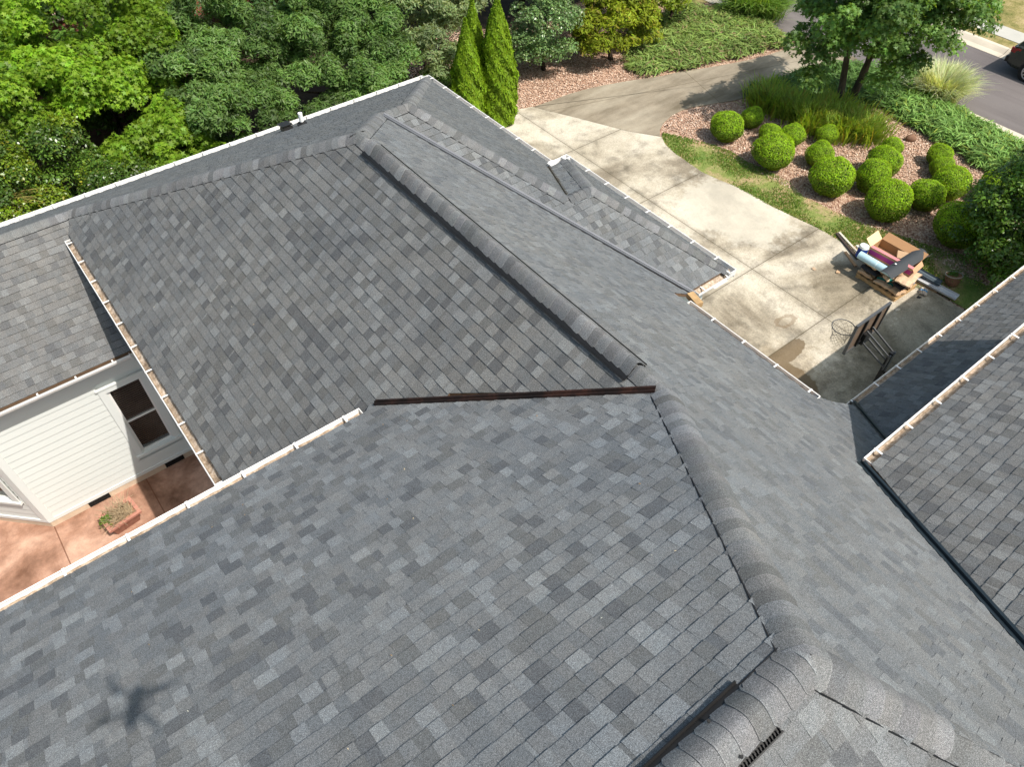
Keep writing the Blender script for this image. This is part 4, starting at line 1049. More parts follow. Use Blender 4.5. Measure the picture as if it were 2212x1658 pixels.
# ---- grasses
def blades_obj(name, label, cat, pts, h, spread, n, col, seed, w=.018, droop=.5, hi=None, kind=None, kinds=None):
    g = np.random.default_rng(seed); pts = np.array(pts); k = g.integers(0, len(pts), n)
    base = np.zeros((n, 3)); base[:, :2] = pts[k]+g.normal(0, spread*.28, (n, 2))
    dirv = g.normal(0, 1, (n, 2)); dirv /= np.linalg.norm(dirv, axis=1, keepdims=True)
    out = (base[:, :2]-pts[k]); out = out/(np.linalg.norm(out, axis=1, keepdims=True)+1e-6)
    dirv = dirv*.7+out; dirv /= np.linalg.norm(dirv, axis=1, keepdims=True)
    L = h*g.uniform(.6, 1.15, n); ln = droop*g.uniform(.4, 1.3, n)
    segs = 4; V = np.zeros((n, 2*(segs)+1, 3)); side = np.stack([-dirv[:, 1], dirv[:, 0]], 1)
    for s in range(segs+1):
        t = s/segs; c = base.copy(); c[:, :2] += dirv*(L*ln*t**1.7)[:, None]; c[:, 2] = L*(t-.42*ln*t**2.4)
        if s < segs:
            ww = w*(1-.75*t)*.5; V[:, 2*s, :] = c; V[:, 2*s+1, :] = c; V[:, 2*s, :2] += side*ww; V[:, 2*s+1, :2] -= side*ww
        else: V[:, 2*segs, :] = c
    m = 2*segs+1; F_ = []
    for s in range(segs-1): F_.append((2*s, 2*s+1, 2*s+3, 2*s+2))
    F_.append((2*segs-2, 2*segs-1, 2*segs))
    col_ = tones(n, col, g, .3, .1, hi)
    allV = V.reshape(-1, 3); loops = []; tot = []
    for f in F_:
        loops.append(np.arange(n)[:, None]*m+np.array(f)[None, :])
    L_ = np.concatenate([l.ravel() for l in loops]); T = np.concatenate([np.full(n, len(f)) for f in F_]); S = np.concatenate([[0], np.cumsum(T)[:-1]])
    C = np.concatenate([np.repeat(col_, len(f), 0) for f in F_])
    me = bpy.data.meshes.new(name); me.vertices.add(len(allV)); me.vertices.foreach_set('co', allV.astype(np.float32).ravel())
    me.loops.add(len(L_)); me.loops.foreach_set('vertex_index', L_.astype(np.int32)); me.polygons.add(len(S)); me.polygons.foreach_set('loop_start', S.astype(np.int32))
    me.materials.append(M['blade']); me.update(calc_edges=True)
    at = me.color_attributes.new('Col', 'FLOAT_COLOR', 'CORNER'); at.data.foreach_set('color', np.hstack([C, np.ones((len(C), 1))]).astype(np.float32).ravel())
    o = link(name, me); return setp(o, label, cat, kind=kind)
ip = [gp(*r2(x, y))[:2] for x, y in ((1080, 470), (1130, 470), (1180, 490), (1110, 430), (1220, 500), (1260, 500), (1260, 540), (1320, 520), (1290, 560), (1380, 540), (1350, 500), (1440, 560), (1430, 590), (1490, 590), (1540, 600), (1500, 560), (1400, 490))]
blades_obj('iris_clump', 'long drift of strappy sword-shaped leaves between the boxwood balls and the two-trunked tree', 'plant', ip, .85, .95, 5600, (.27, .38, .055), 61, w=.05, droop=.55, hi=((.34, .28, .05), .12))
p = gp(*r2(1830, 440)); p.x += .3; p.y += .2
blades_obj('variegated_grass', 'cream and pale green fountain grass clump at the street kerb right of the tree', 'grass clump', [p[:2]], 1.25, 1.0, 3200, (.46, .52, .28), 62, w=.035, droop=.75, hi=((.65, .66, .45), .3))
p = gp(*r2(1000, 60))
blades_obj('fountain_grass', 'tall bright green fountain grass at the top edge beside the driveway mouth', 'grass clump', [p[:2], (p.x+.5, p.y-.6)], 1.45, 1.0, 3600, (.20, .34, .06), 63, w=.04, droop=.8, hi=((.4, .5, .15), .15))
# ---- spreading junipers
def juniper(name, label, poly, n, nclump, h, col, seed, hi=None):
    g = np.random.default_rng(seed); c = poly_area_pts(poly, nclump, g); hh = g.uniform(.35, 1.0, nclump)*h; tn = 1+g.uniform(-.25, .25, nclump); az = g.uniform(0, 6.28, nclump)
    k = g.integers(0, nclump, n); d = g.normal(size=(n, 3)); d /= np.linalg.norm(d, axis=1, keepdims=True); d[:, 2] = np.abs(d[:, 2])
    r = .42*(1-np.abs(g.normal(0, .3, n)).clip(0, .9))
    pos = np.zeros((n, 3)); pos[:, :2] = c[k]+d[:, :2]*r[:, None]*1.25; pos[:, 2] = .03+hh[k]*(.25+.75*d[:, 2]*r/.42)
    dirs = np.stack([np.cos(az[k]), np.sin(az[k]), np.full(n, .55)], 1)*.7+d*.8+g.normal(0, .3, (n, 3))
    nrm = d*.3+np.array([0, 0, 1.0])+g.normal(0, .4, (n, 3))
    col_ = tones(n, col, g, .28, .08, hi)*tn[k][:, None]
    o = link(name, cards_mesh(name, [cards(pos, nrm, g.uniform(.16, .34, n), 'plume', col_, g, direction=dirs)], [M['needle']]))
    return setp(o, label, 'ground cover', kind='stuff')
def Z2(*pts): return [tuple(gp(*r2(x, y))[:2]) for x, y in pts]
juniper('spreading_juniper', 'feathery green juniper bank between the mulch bed and the street kerb', Z2((1660, 500), (1700, 430), (1780, 440), (1880, 490), (1960, 545), (2060, 590), (2211, 680), (2300, 760), (2211, 830), (2120, 760), (2010, 700), (1960, 640), (1850, 600), (1800, 560)), 52000, 330, .55, (.20, .34, .085), 71, hi=((.24, .30, .05), .06))
juniper('spreading_juniper', 'shaded juniper around the feet of the two-trunked tree', Z2((1040, 415), (1140, 385), (1230, 350), (1340, 330), (1480, 300), (1600, 330), (1700, 400), (1660, 470), (1500, 440), (1420, 420), (1300, 430), (1180, 420)), 28000, 190, .5, (.12, .22, .055), 72)
juniper('spreading_juniper', 'rough juniper slope with dead twigs above the far edge of the driveway', Z2((525, 300), (600, 322), (660, 290), (760, 285), (850, 262), (960, 235), (1060, 215), (1160, 190), (1090, 120), (1010, 95), (900, 60), (800, 50), (700, 70), (560, 130), (520, 210)), 60000, 360, .5, (.22, .31, .08), 73, hi=((.30, .22, .12), .10))
# ---- grass blades on the lawn strip and chips on the mulch
g = np.random.default_rng(81)
pp = poly_area_pts(lawn_poly, 42000, g); n = len(pp)
f_ = np.sin(pp[:, 0]*1.3+1)*np.sin(pp[:, 1]*1.1+.5)+.7*np.sin(pp[:, 0]*3.1)*np.sin(pp[:, 1]*2.7)+g.normal(0, .35, n)
pp = pp[f_ > .0]; n = len(pp)
pos = np.column_stack([pp, np.full(n, .022)]); nrm = g.normal(0, 1, (n, 3)); nrm[:, 2] *= .5
dirs = np.column_stack([g.normal(0, .6, (n, 2)), np.ones(n)])
o = link('lawn_grass', cards_mesh('lawn_grass', [cards(pos, nrm, g.uniform(.04, .085, n), 'spray', tones(n, (.18, .29, .055), g, .3, .1, ((.42, .34, .15), .15)), g, direction=dirs)], [M['blade']]))
setp(o, 'short patchy green grass on the strip beside the driveway', 'grass', kind='stuff')
bed = [tuple(p[:2]) for p in strip_hi[::-1]] + Z2((655, 540), (700, 495), (780, 468), (1040, 420), (1300, 345), (1700, 420), (2211, 760), (2300, 1100))
bed2 = Z2((-60, 480), (95, 455), (250, 400), (400, 362), (520, 340), (720, 305), (900, 262), (620, 120), (300, 100), (-300, 140), (-700, 300))
pp = np.vstack([poly_area_pts(bed, 52000, g), poly_area_pts(bed2, 26000, g)]); n = len(pp)
pos = np.column_stack([pp, np.abs(g.normal(0, .012, n))]); nrm = g.normal(0, .35, (n, 3)); nrm[:, 2] = 1
base = np.array([(.64, .46, .35), (.56, .375, .27), (.42, .25, .17), (.76, .62, .50), (.25, .15, .10)])[g.choice(5, n, p=[.3, .3, .2, .1, .1])]
col = base*(1+g.uniform(-.2, .2, (n, 1)))
o = link('mulch_chips', cards_mesh('mulch_chips', [cards(pos, nrm, g.uniform(.035, .085, n), 'oval', col, g)], [M['chips']]))
setp(o, 'reddish bark chips covering the planting beds', 'mulch', kind='stuff')

# ---- neighbour's brick house glimpsed through the trees
bh = empty('brick_house', (6, 34, 0), 'red brick house glimpsed through gaps in the trees at the upper left', 'house')
mb = MB(); mb.abox(-9, 14.5, 33.0, 42, 0, 5.4); mb.build('wall', M['brick'], bh)
mb = MB(); mb.face([(-9.5, 32.5, 5.4), (15, 32.5, 5.4), (11, 37.5, 8.4), (-5.5, 37.5, 8.4)]); mb.face([(15, 32.5, 5.4), (15, 42.5, 5.4), (11, 37.5, 8.4)]); mb.face([(15, 42.5, 5.4), (-9.5, 42.5, 5.4), (-5.5, 37.5, 8.4), (11, 37.5, 8.4)]); mb.face([(-9.5, 42.5, 5.4), (-9.5, 32.5, 5.4), (-5.5, 37.5, 8.4)])
mb.build('roof', simple('neighbour_shingle', (.09, .09, .095), .9, var=.2), bh)
mb = MB(); mb.abox(-9, 14.5, 32.9, 33.0, 1.2, 1.45); mb.build('band_course', M['curb'], bh)
mb = MB(); mb.abox(10.2, 12.0, 31.6, 33.0, 0, 6.6); mb.build('chimney', M['brick'], bh)
for x in (-3, 2.6, 7.2):
    mb = MB(); mb.abox(x, x+1.1, 32.93, 33.01, 1.6, 3.2); w_ = mb.build('window', M['trim'], bh)
    mb = MB(); mb.abox(x+.08, x+1.02, 32.90, 32.93, 1.68, 3.12); mb.build('pane', M['dark'], w_)
# pampas-like fronds at the left edge
blades_obj('palm_fronds', 'yellowing feathery fronds poking in at the left edge above the dark evergreens', 'plant', [(-.55, 20.4)], 1.2, .4, 420, (.42, .36, .12), 64, w=.05, droop=1.0).location = (0, 0, 1.9)

# ================================================================== LOOSE THINGS
# ---- planter on the patio
pc = Vector((-1.32, 11.08, .02)); ang = math.radians(8)
ax = Vector((math.cos(ang), math.sin(ang), 0)); ay = Vector((-ax.y, ax.x, 0)); az = Vector((0, 0, 1))
pl_ = empty('planter', pc, 'rectangular pink terracotta planter of dry stems on the courtyard patio', 'planter')
def frustum(mb, c, hx0, hy0, hx1, hy1, z0, z1, th):
    def ring(hx, hy, z): return [c+ax*sx*hx+ay*sy*hy+az*z for sx, sy in ((-1,-1),(1,-1),(1,1),(-1,1))]
    mb.grid([ring(hx0, hy0, z0), ring(hx1, hy1, z1), ring(hx1-th, hy1-th, z1), ring(hx0-th, hy0-th, z0+.05)], closed=True)
mb = MB(); frustum(mb, pc, .24, .16, .31, .22, 0, .32, .03); mb.build('tub', simple('weathered_tub', (.27, .125, .085), .85, var=.3, scale=9, bump=.2), pl_)
mb = MB(); frustum(mb, pc, .335, .245, .345, .255, .27, .335, .07); mb.face([pc+ax*sx*.335+ay*sy*.245+az*.27 for sx, sy in ((-1,-1),(-1,1),(1,1),(1,-1))]); mb.build('rim', M['terracotta'], pl_)
mb = MB(); mb.face([pc+ax*sx*.28+ay*sy*.19+az*.28 for sx, sy in ((-1,-1),(1,-1),(1,1),(-1,1))]); mb.build('soil', M['soil'], pl_)
mb = MB(); r_ = random.Random(9)
for i in range(230):
    b = pc+ax*r_.uniform(-.22, .2)+ay*r_.uniform(-.14, .16)+az*.27; dv = Vector((r_.uniform(-1, 1), r_.uniform(-1, 1), r_.uniform(.2, 1.2))).normalized(); L_ = r_.uniform(.15, .42)
    m_ = b+dv*L_*.5; e = m_+(dv+Vector((r_.uniform(-.6, .6), r_.uniform(-.6, .6), r_.uniform(-.3, .3)))).normalized()*L_*.5
    mb.tube([b, m_, e], [.007, .005, .003], 4)
mb.build('dry_stems', simple('dry_stem', (.42, .32, .20), .9, var=.3), pl_)
g = np.random.default_rng(91); n = 420
c0 = np.array(pc-ax*.24+ay*.06+az*.30)-np.array(pl_.location)
pos = c0+g.normal(0, .055, (n, 3)); nrm = g.normal(0, 1, (n, 3)); 
link('green_shoots', cards_mesh('green_shoots', [cards(pos, nrm, g.uniform(.05, .10, n), 'spray', tones(n, (.13, .26, .03), g), g)], [M['blade']]), pl_)

# ---- brown stone in the mulch
mb = MB(); c = gp(*r2(1720, 605)); rows = []
for i in range(8):
    th = math.pi*i/7; rows.append([c+Vector((math.sin(th)*math.cos(k*.7)*.2*(1+.2*math.sin(k*2.1)), math.sin(th)*math.sin(k*.7)*.16*(1+.2*math.cos(k*1.7)), .09+math.cos(th)*.13)) for k in range(9)])
mb.grid(rows, closed=True); setp(mb.build('stone', M['rock'], smooth=True), 'brown stone lying alone on the mulch behind the small boxwood balls', 'stone')

# ---- basketball hoop
BX, BY = 11.86, 3.84
hoop = empty('basketball_hoop', (BX+.05, 3.05, 0), 'portable basketball hoop with black pole seen from behind its backboard', 'basketball hoop')
zb0, zb1 = 3.02, 3.78
mb = MB()
mb.abox(BX-.52, BX+.52, BY-.008, BY+.012, zb0+.01, zb1-.01); mb.build('backboard', M['board'], hoop)
mb = MB()
for x0, x1, z0, z1 in ((BX-.55, BX+.55, zb1-.03, zb1+.005), (BX-.55, BX+.55, zb0-.005, zb0+.03), (BX-.55, BX-.515, zb0, zb1), (BX+.515, BX+.55, zb0, zb1)): mb.abox(x0, x1, BY-.035, BY+.018, z0, z1)
mb.build('backboard_frame', M['steel'], hoop)
mb = MB()
for x in (-.20, .20): mb.abox(BX+x-.018, BX+x+.018, BY-.05, BY-.008, zb0+.03, zb1-.03)
mb.abox(BX-.20, BX+.20, BY-.055, BY-.012, zb0+.12, zb0+.16)
mb.abox(BX-.11, BX+.11, BY-.10, BY-.012, zb0+.04, zb0+.30)
mb.build('mounting_bracket', M['black'], hoop)
RC = Vector((BX-.02, BY+.40, 3.12)); RR = .228
mb = MB(); pts = [RC+Vector((math.cos(t)*RR, math.sin(t)*RR, 0)) for t in [i*2*math.pi/32 for i in range(33)]]
mb.tube(pts, .009, 8); mb.bar((BX-.07, BY, 3.11), RC+Vector((-.07, -RR+.02, 0)), .03, .012); mb.bar((BX+.07, BY, 3.11), RC+Vector((.07, -RR+.02, 0)), .03, .012)
mb.build('rim', M['steel'], hoop)
mb = MB(); nn = 12
for k in range(nn):
    for s in (1, -1):
        pts = []
        for i in range(9):
            t = i/8; a = 2*math.pi*(k+s*i*.5)/nn; rr = RR*(1-.42*t**.7)+.01*math.sin(i); pts.append(RC+Vector((math.cos(a)*rr, math.sin(a)*rr, -.40*t)))
        mb.tube(pts, .0026, 4)
mb.build('net', M['net'], hoop)
px_, py_ = BX+.10, 3.22
mb = MB()
mb.bar((px_, py_-.01, .25), (px_, py_, 2.2), .11, .11, up=(0, 1, 0)); mb.bar((px_, py_, 2.2), (px_, py_, 3.16), .085, .085, up=(0, 1, 0)); mb.build('pole', M['black'], hoop)
mb = MB()
for s in (-.085, .085):
    mb.bar((px_+s, py_+.02, 3.10), (BX+s*1.1, BY-.06, 3.42), .022, .035); mb.bar((px_+s, py_+.02, 2.82), (BX+s*1.1, BY-.06, 3.13), .022, .035)
    mb.bar((px_+s, py_-.02, 3.14), (px_+s, py_-.02, 2.74), .022, .04)
mb.tube([(px_-.11, py_, 3.10), (px_+.11, py_, 3.10)], .02, 8); mb.tube([(px_-.11, py_, 2.82), (px_+.11, py_, 2.82)], .02, 8)
mb.build('lift_arm', M['steel'], hoop)
mb = MB(); mb.bar((px_, py_-.13, 1.95), (px_, py_-.17, 2.75), .03, .03); mb.bar((px_, py_-.03, 2.0), (px_, py_-.15, 2.05), .03, .03); mb.bar((px_, py_-.03, 2.6), (px_, py_-.17, 2.72), .03, .03); mb.build('height_adjuster', M['rust'], hoop)
mb = MB(); rows = []
for z_, hx, hy in ((.02, .36, .52), (.10, .38, .54), (.20, .30, .45), (.24, .18, .30)): rows.append([Vector((px_+sx*hx, py_-.25+sy*hy, z_)) for sx, sy in ((-1,-.8),(-.8,-1),(.8,-1),(1,-.8),(1,.8),(.8,1),(-.8,1),(-1,.8))])
mb.grid(rows, closed=True); mb.face(rows[-1]); mb.build('base_tank', M['rubber'], hoop)

# ---- pallet with scraps of roofing
PO = Vector((17.70, 5.86, .02)); pa_ = math.radians(-2)
ux = Vector((math.cos(pa_), math.sin(pa_), 0)); uy = Vector((-ux.y, ux.x, 0)); uz = Vector((0, 0, 1))
def W_(x, y, z): return PO+ux*x+uy*y+uz*(z if z < .17 else .17+(z-.17)*1.35)
pal = empty('pallet', PO, 'wooden pallet on the driveway edge under the heap of roofing scraps', 'pallet')
mb = MB()
for i in range(7): mb.box(W_(0, -.58+i*.193, .115), ux, uy, uz, .48, .06, .010)
mb.build('deck_board', M['wood'], pal)
mb = MB()
for x in (-.44, 0, .44): mb.box(W_(x, 0, .058), ux, uy, uz, .02, .62, .045)
for y in (-.58, 0, .58): mb.box(W_(0, y, .008), ux, uy, uz, .48, .05, .008)
mb.build('stringer', M['wood'], pal)
def bag(name, lab, c, dx, dy, dz, yaw, pitch, col, seed, roll=0.0, band=None, cat='shingle bundle'):
    """a soft-cornered wrapped bundle"""
    r_ = random.Random(seed); mb = MB(); Rm = Matrix.Rotation(yaw, 3, 'Z') @ Matrix.Rotation(pitch, 3, 'Y') @ Matrix.Rotation(roll, 3, 'X')
    NX, NY = 10, 7; C = W_(*c)
    top = []; bot = []
    for i in range(NX+1):
        rt = []; rb = []
        for j in range(NY+1):
            u = -1+2*i/NX; v = -1+2*j/NY; e = (1-abs(u)**8)*(1-abs(v)**8); bul = .35+.65*e
            n_ = r_.uniform(-.008, .008)+.010*math.sin(u*5+seed)+.007*math.sin(v*7+seed*2)
            rt.append(C+Rm @ Vector((u*dx/2+.012*math.sin(v*4+seed), v*dy/2+.012*math.sin(u*6+seed), dz/2*bul+n_))); rb.append(C+Rm @ Vector((u*dx/2+.012*math.sin(v*4+seed), v*dy/2+.012*math.sin(u*6+seed), -dz/2*bul+n_*.4)))
        top.append(rt); bot.append(rb)
    def cell(u): return band[1] if band and abs(u-band[0]) < .22 else col
    for i in range(NX):
        u = -1+2*(i+.5)/NX
        for j in range(NY):
            k = 1+r_.uniform(-.10, .10); cc = tuple(q*k for q in cell(u))
            mb.face([top[i][j], top[i+1][j], top[i+1][j+1], top[i][j+1]], cc); mb.face([bot[i][j], bot[i][j+1], bot[i+1][j+1], bot[i+1][j]], cc)
        for j in (0, NY):
            q = [top[i][j], top[i+1][j], bot[i+1][j], bot[i][j]]; mb.face(q if j else q[::-1], tuple(q_*.9 for q_ in cell(u)))
    for i in (0, NX):
        for j in range(NY):
            q = [top[i][j], top[i][j+1], bot[i][j+1], bot[i][j]]; mb.face(q if i == 0 else q[::-1], tuple(q_*.9 for q_ in col))
    return setp(mb.build(name, M['paint'], smooth=True), lab, cat)
KR = (.50, .33, .20); KR2 = (.58, .41, .27); DK = (.035, .035, .038); BL = (.10, .28, .50); TE = (.02, .24, .20)
B_ = [
 ('paper_bundle', 'flat tan wrapped bundle at the far lower corner of the heap', (-.28, .42, .19), .36, .44, .12, .05, 0, KR, None),
 ('paper_bundle', 'tan wrapped bundle low in the middle of the heap', (-.26, -.10, .19), .36, .46, .12, .1, 0, KR2, (0, TE)),
 ('paper_bundle', 'crumpled tan wrapper at the near lower corner of the heap', (-.24, -.50, .18), .38, .30, .12, -.2, .05, KR, None),
 ('paper_bundle', 'tan bundle buried on the far right of the pallet', (.22, .36, .20), .50, .46, .14, .0, 0, KR, None),
 ('paper_bundle', 'torn tan bundle at the right front of the pallet', (.26, -.38, .20), .48, .44, .16, .2, 0, KR2, (.3, BL)),
 ('shingle_stack', 'black shingles sticking out below the top tan bundles', (-.26, .38, .30), .40, .50, .09, -.05, .03, DK, None),
 ('shingle_stack', 'black shingle scraps hanging over the front of the heap', (-.18, -.40, .32), .26, .52, .05, -.35, -.35, DK, None),
 ('shingle_stack', 'black shingles under the big tan bundle on the right', (.30, -.10, .34), .46, .80, .10, .05, 0, DK, None),
 ('paper_bundle', 'thick tan bundle standing on the far left top of the heap', (-.24, .36, .42), .34, .36, .13, -.12, .04, KR2, None),
 ('paper_bundle', 'tan bundle with blue print in the middle of the heap top', (-.18, .02, .42), .32, .34, .12, .55, .08, KR, (.4, BL)),
 ('paper_bundle', 'crumpled tan bundle with teal print in the middle of the heap', (-.22, -.16, .33), .34, .26, .10, -.5, .1, KR2, (-.3, TE)),
 ('paper_bundle', 'tan bundle with a torn end under the curled black sheet', (.05, -.24, .45), .38, .42, .12, .7, .03, KR, (-.4, BL)),
 ('paper_bundle', 'long clean tan bundle on top of the heap at the right front', (-.02, -.50, .44), .80, .40, .10, .12, .05, KR2, None),
]
for i, (nm, lab, c, dx, dy, dz, yaw, pit, col, bnd) in enumerate(B_):
    bag(nm, lab, c, dx, dy, dz, yaw, pit, col, 100+i, band=bnd)
# pale blue roll
mb = MB(); a = W_(-.42, .80, .52); b = W_(-.34, -.24, .50)
mb.tube([a, b], [.105, .105], 22, col=(.42, .60, .68)); d_ = (b-a).normalized()
for q in (a, b): mb.tube([q-d_*.004, q+d_*.004], .06, 14, col=(.05, .05, .06))
m_ = a.lerp(b, .52); mb.tube([m_-d_*.012, m_+d_*.012], .108, 22, col=(.60, .72, .76))
setp(mb.build('underlay_roll', M['paint'], smooth=False), 'pale blue roll of underlayment lying on top of the heap', 'roll')
# open carton with a magenta side
cart = empty('open_carton', W_(.16, .12, .5), 'open cardboard box with a magenta printed side on top of the heap', 'box')
def side(name, p, q, h0, h1, col, lean=0.0, out=None, lab=None):
    mb = MB(); p = Vector(p); q = Vector(q); n = (q-p).cross(uz).normalized(); th = n*.006
    A_, B2, C_, D_ = p+uz*h0, q+uz*h0, q+uz*h1+n*lean, p+uz*h1+n*lean
    m1 = A_.lerp(D_, .22); m2 = B2.lerp(C_, .22); m3 = A_.lerp(D_, .74); m4 = B2.lerp(C_, .74)
    K = (.50, .29, .16)
    cs = [(A_, B2, m2, m1, K), (m1, m2, m4, m3, col), (m3, m4, C_, D_, K)]
    for e in cs: mb.face(e[:4], e[4]); mb.face([v-th for v in e[:4]][::-1], (.40, .24, .12))
    for (u1, u2) in ((A_, B2), (B2, C_), (C_, D_), (D_, A_)): mb.face([u1, u2, u2-th, u1-th], K)
    o = mb.build(name, M['paint'], cart)
    if lab: o['label'] = lab
MG = (.42, .055, .24); K = (.47, .28, .15)
c1, c2, c3, c4 = W_(-.14, .72, .46), W_(-.02, -.50, .46), W_(.48, -.44, .46), W_(.42, .76, .46)
side('side_panel', c1, c2, 0, .26, MG, lab='magenta printed side'); side('side_panel', c2, c3, 0, .26, MG); side('side_panel', c3, c4, 0, .26, K); side('side_panel', c4, c1, 0, .26, K)
mb = MB(); mb.face([c1+uz*.01, c2+uz*.01, c3+uz*.01, c4+uz*.01], (.42, .25, .13)); mb.build('carton_base', M['paint'], cart)
def flap(p, q, out, h, col=(.58, .36, .21)):
    mb = MB(); p = Vector(p)+uz*.262; q = Vector(q)+uz*.262; o_ = Vector(out)
    A_ = [p, q, q+o_, p+o_]; mb.face(A_, col); mb.face([v-uz*.006 for v in A_][::-1], col)
    for i in range(4): mb.face([A_[i], A_[(i+1) % 4], A_[(i+1) % 4]-uz*.006, A_[i]-uz*.006], col)
    mb.build('flap', M['paint'], cart)
flap(c4, c1, uy*.20+uz*.16, 0, (.74, .50, .31)); flap(c4, c3, ux*.22+uz*.12, 0, (.40, .22, .11)); flap(c2, c3, -uy*.10-uz*.10, 0, (.56, .33, .19)); flap(c1, c2, ux*.07+uz*.03, 0, (.70, .26, .27))
mb = MB(); mb.box(W_(.28, -.02, .62), (ux+uy*.6).normalized(), (uy-ux*.6).normalized(), uz, .17, .16, .05, (.46, .30, .18)); setp(mb.build('small_carton', M['paint']), 'small closed cardboard carton lying inside the open one', 'box')
# dark curled flashing sheet across the top
def curl(name, lab, a, b, wid, col, bulge, z_up, cat='metal sheet', mat='paint', flip=1):
    mb = MB(); a = Vector(a); b = Vector(b); d = (b-a).normalized(); s = d.cross(uz).normalized()*flip; rows = []
    for e in (a, b):
        rows.append([e+s*(wid*(-.5+k/10))+uz*(bulge*math.cos((k/10-.45)*math.pi*1.05)) for k in range(11)])
    mb.grid(rows, col); mb.grid([[p-uz*.008 for p in r] for r in rows][::-1], tuple(c*.8 for c in col))
    for k in (0, 10): mb.face([rows[0][k], rows[1][k], rows[1][k]-uz*.008, rows[0][k]-uz*.008], (.25, .14, .08))
    for r in rows: 
        for k in range(10): mb.face([r[k], r[k+1], r[k+1]-uz*.008, r[k]-uz*.008], col)
    return setp(mb.build(name, M[mat], smooth=False), lab, cat)
curl('curled_sheet', 'dark curled roofing sheet lying diagonally across the top of the heap', W_(-.70, -.20, .60), W_(.76, -.26, .70), .36, (.055, .06, .066), .07, 0)
mb = MB(); c = W_(-.28, -.14, .70); mb.box(c, ux, uy, uz, .022, .022, .006, (.8, .8, .8)); setp(mb.build('paper_scrap', M['paint']), 'tiny white scrap on the curled dark sheet', 'scrap')
# blue plastic jug
mb = MB(); c = W_(-.24, .84, .40)
mb.tube([c, c+uz*.30], [.13, .135], 18, col=(.012, .04, .22)); mb.tube([c+uz*.30, c+uz*.36, c+uz*.38], [.135, .12, .04], 18, col=(.75, .75, .72)); setp(mb.build('blue_bucket', M['paint']), 'dark blue bucket with a white lid at the far end of the heap', 'bucket')
# long strips on the ground at the far end
for i, (a, b, w_, col, lab) in enumerate((((18.42, 7.98, .05), (17.9, 6.9, .07), .07, (.06, .045, .04), 'long dark trim strip pointing out of the heap onto the lawn edge'),
     ((18.50, 7.95, .06), (18.05, 6.9, .09), .06, (.62, .56, .46), 'long pale trim strip beside the dark one on the lawn edge'),
     ((18.35, 7.25, .10), (18.0, 6.6, .16), .07, (.66, .64, .58), 'short white trim offcut at the far end of the heap'),
     ((18.22, 7.28, .08), (17.9, 6.6, .13), .06, (.55, .48, .38), 'short beige trim offcut beside the white one'),
     ((17.90, 7.30, .05), (17.62, 6.75, .05), .07, (.50, .30, .17), 'short brown board at the far end of the pallet'))):
    mb = MB(); mb.bar(a, b, w_, .035, col=col); setp(mb.build('trim_strip', M['paint']), lab, 'strip')
# gutter-like channels on the near side
def channel(name, lab, a, b, w_, col):
    mb = MB(); a = Vector(a); b = Vector(b); d = (b-a).normalized(); s = d.cross(uz).normalized()
    sec = [(-w_/2, .05), (-w_/2+.01, .0), (-w_*.1, .0), (0, .03), (w_*.1, .0), (w_/2-.01, .0), (w_/2, .05)]
    mb.grid([[e+s*x+uz*z for x, z in sec] for e in (a, b)], col); mb.grid([[e+s*x+uz*(z-.007) for x, z in sec] for e in (b, a)], col)
    return setp(mb.build(name, M['paint']), lab, 'metal channel')
channel('metal_channel', 'dark blue-grey metal channel resting on the grass beside the heap', (18.50, 5.95, .26), (18.72, 4.85, .12), .24, (.085, .11, .13))
channel('metal_channel', 'weathered white metal channel end lying on the grass', (18.45, 5.7, .10), (18.62, 4.28, .07), .26, (.55, .55, .56))
mb = MB(); mb.bar((18.34, 5.55, .04), (18.46, 4.75, .04), .06, .04, col=(.35, .22, .12)); setp(mb.build('wood_batten', M['paint']), 'thin wooden batten under the white channel', 'batten')
bag('wrapper_scrap', 'crumpled clear and blue plastic wrapper on the concrete beside the pallet', (.48, -.86, .06), .30, .20, .06, .4, 0, (.50, .42, .34), 140, band=(0, BL), cat='wrapper')
# torn scraps lying round the heap
rs_ = random.Random(33)
for i, (x, y, c_, lab) in enumerate(((17.02, 6.9, (.50, .33, .20), 'torn brown paper scrap on the concrete at the far corner of the pallet'), (17.0, 5.0, (.62, .55, .45), 'pale paper scrap on the concrete below the near corner of the pallet'),
     (17.9, 4.95, (.05, .05, .05), 'small black shingle offcut on the concrete at the near end of the pallet'), (16.6, 7.4, (.42, .30, .2), 'little brown scrap lying alone on the pale concrete left of the heap'))):
    mb = MB(); pts = [Vector((x+math.cos(k*1.05+i)*rs_.uniform(.05, .11), y+math.sin(k*1.05+i)*rs_.uniform(.04, .09), .024+rs_.uniform(0, .03))) for k in range(6)]
    mb.face(pts, c_); mb.face([p_-uz*.003 for p_ in pts][::-1], c_); setp(mb.build('paper_scrap', M['paint']), lab, 'scrap')
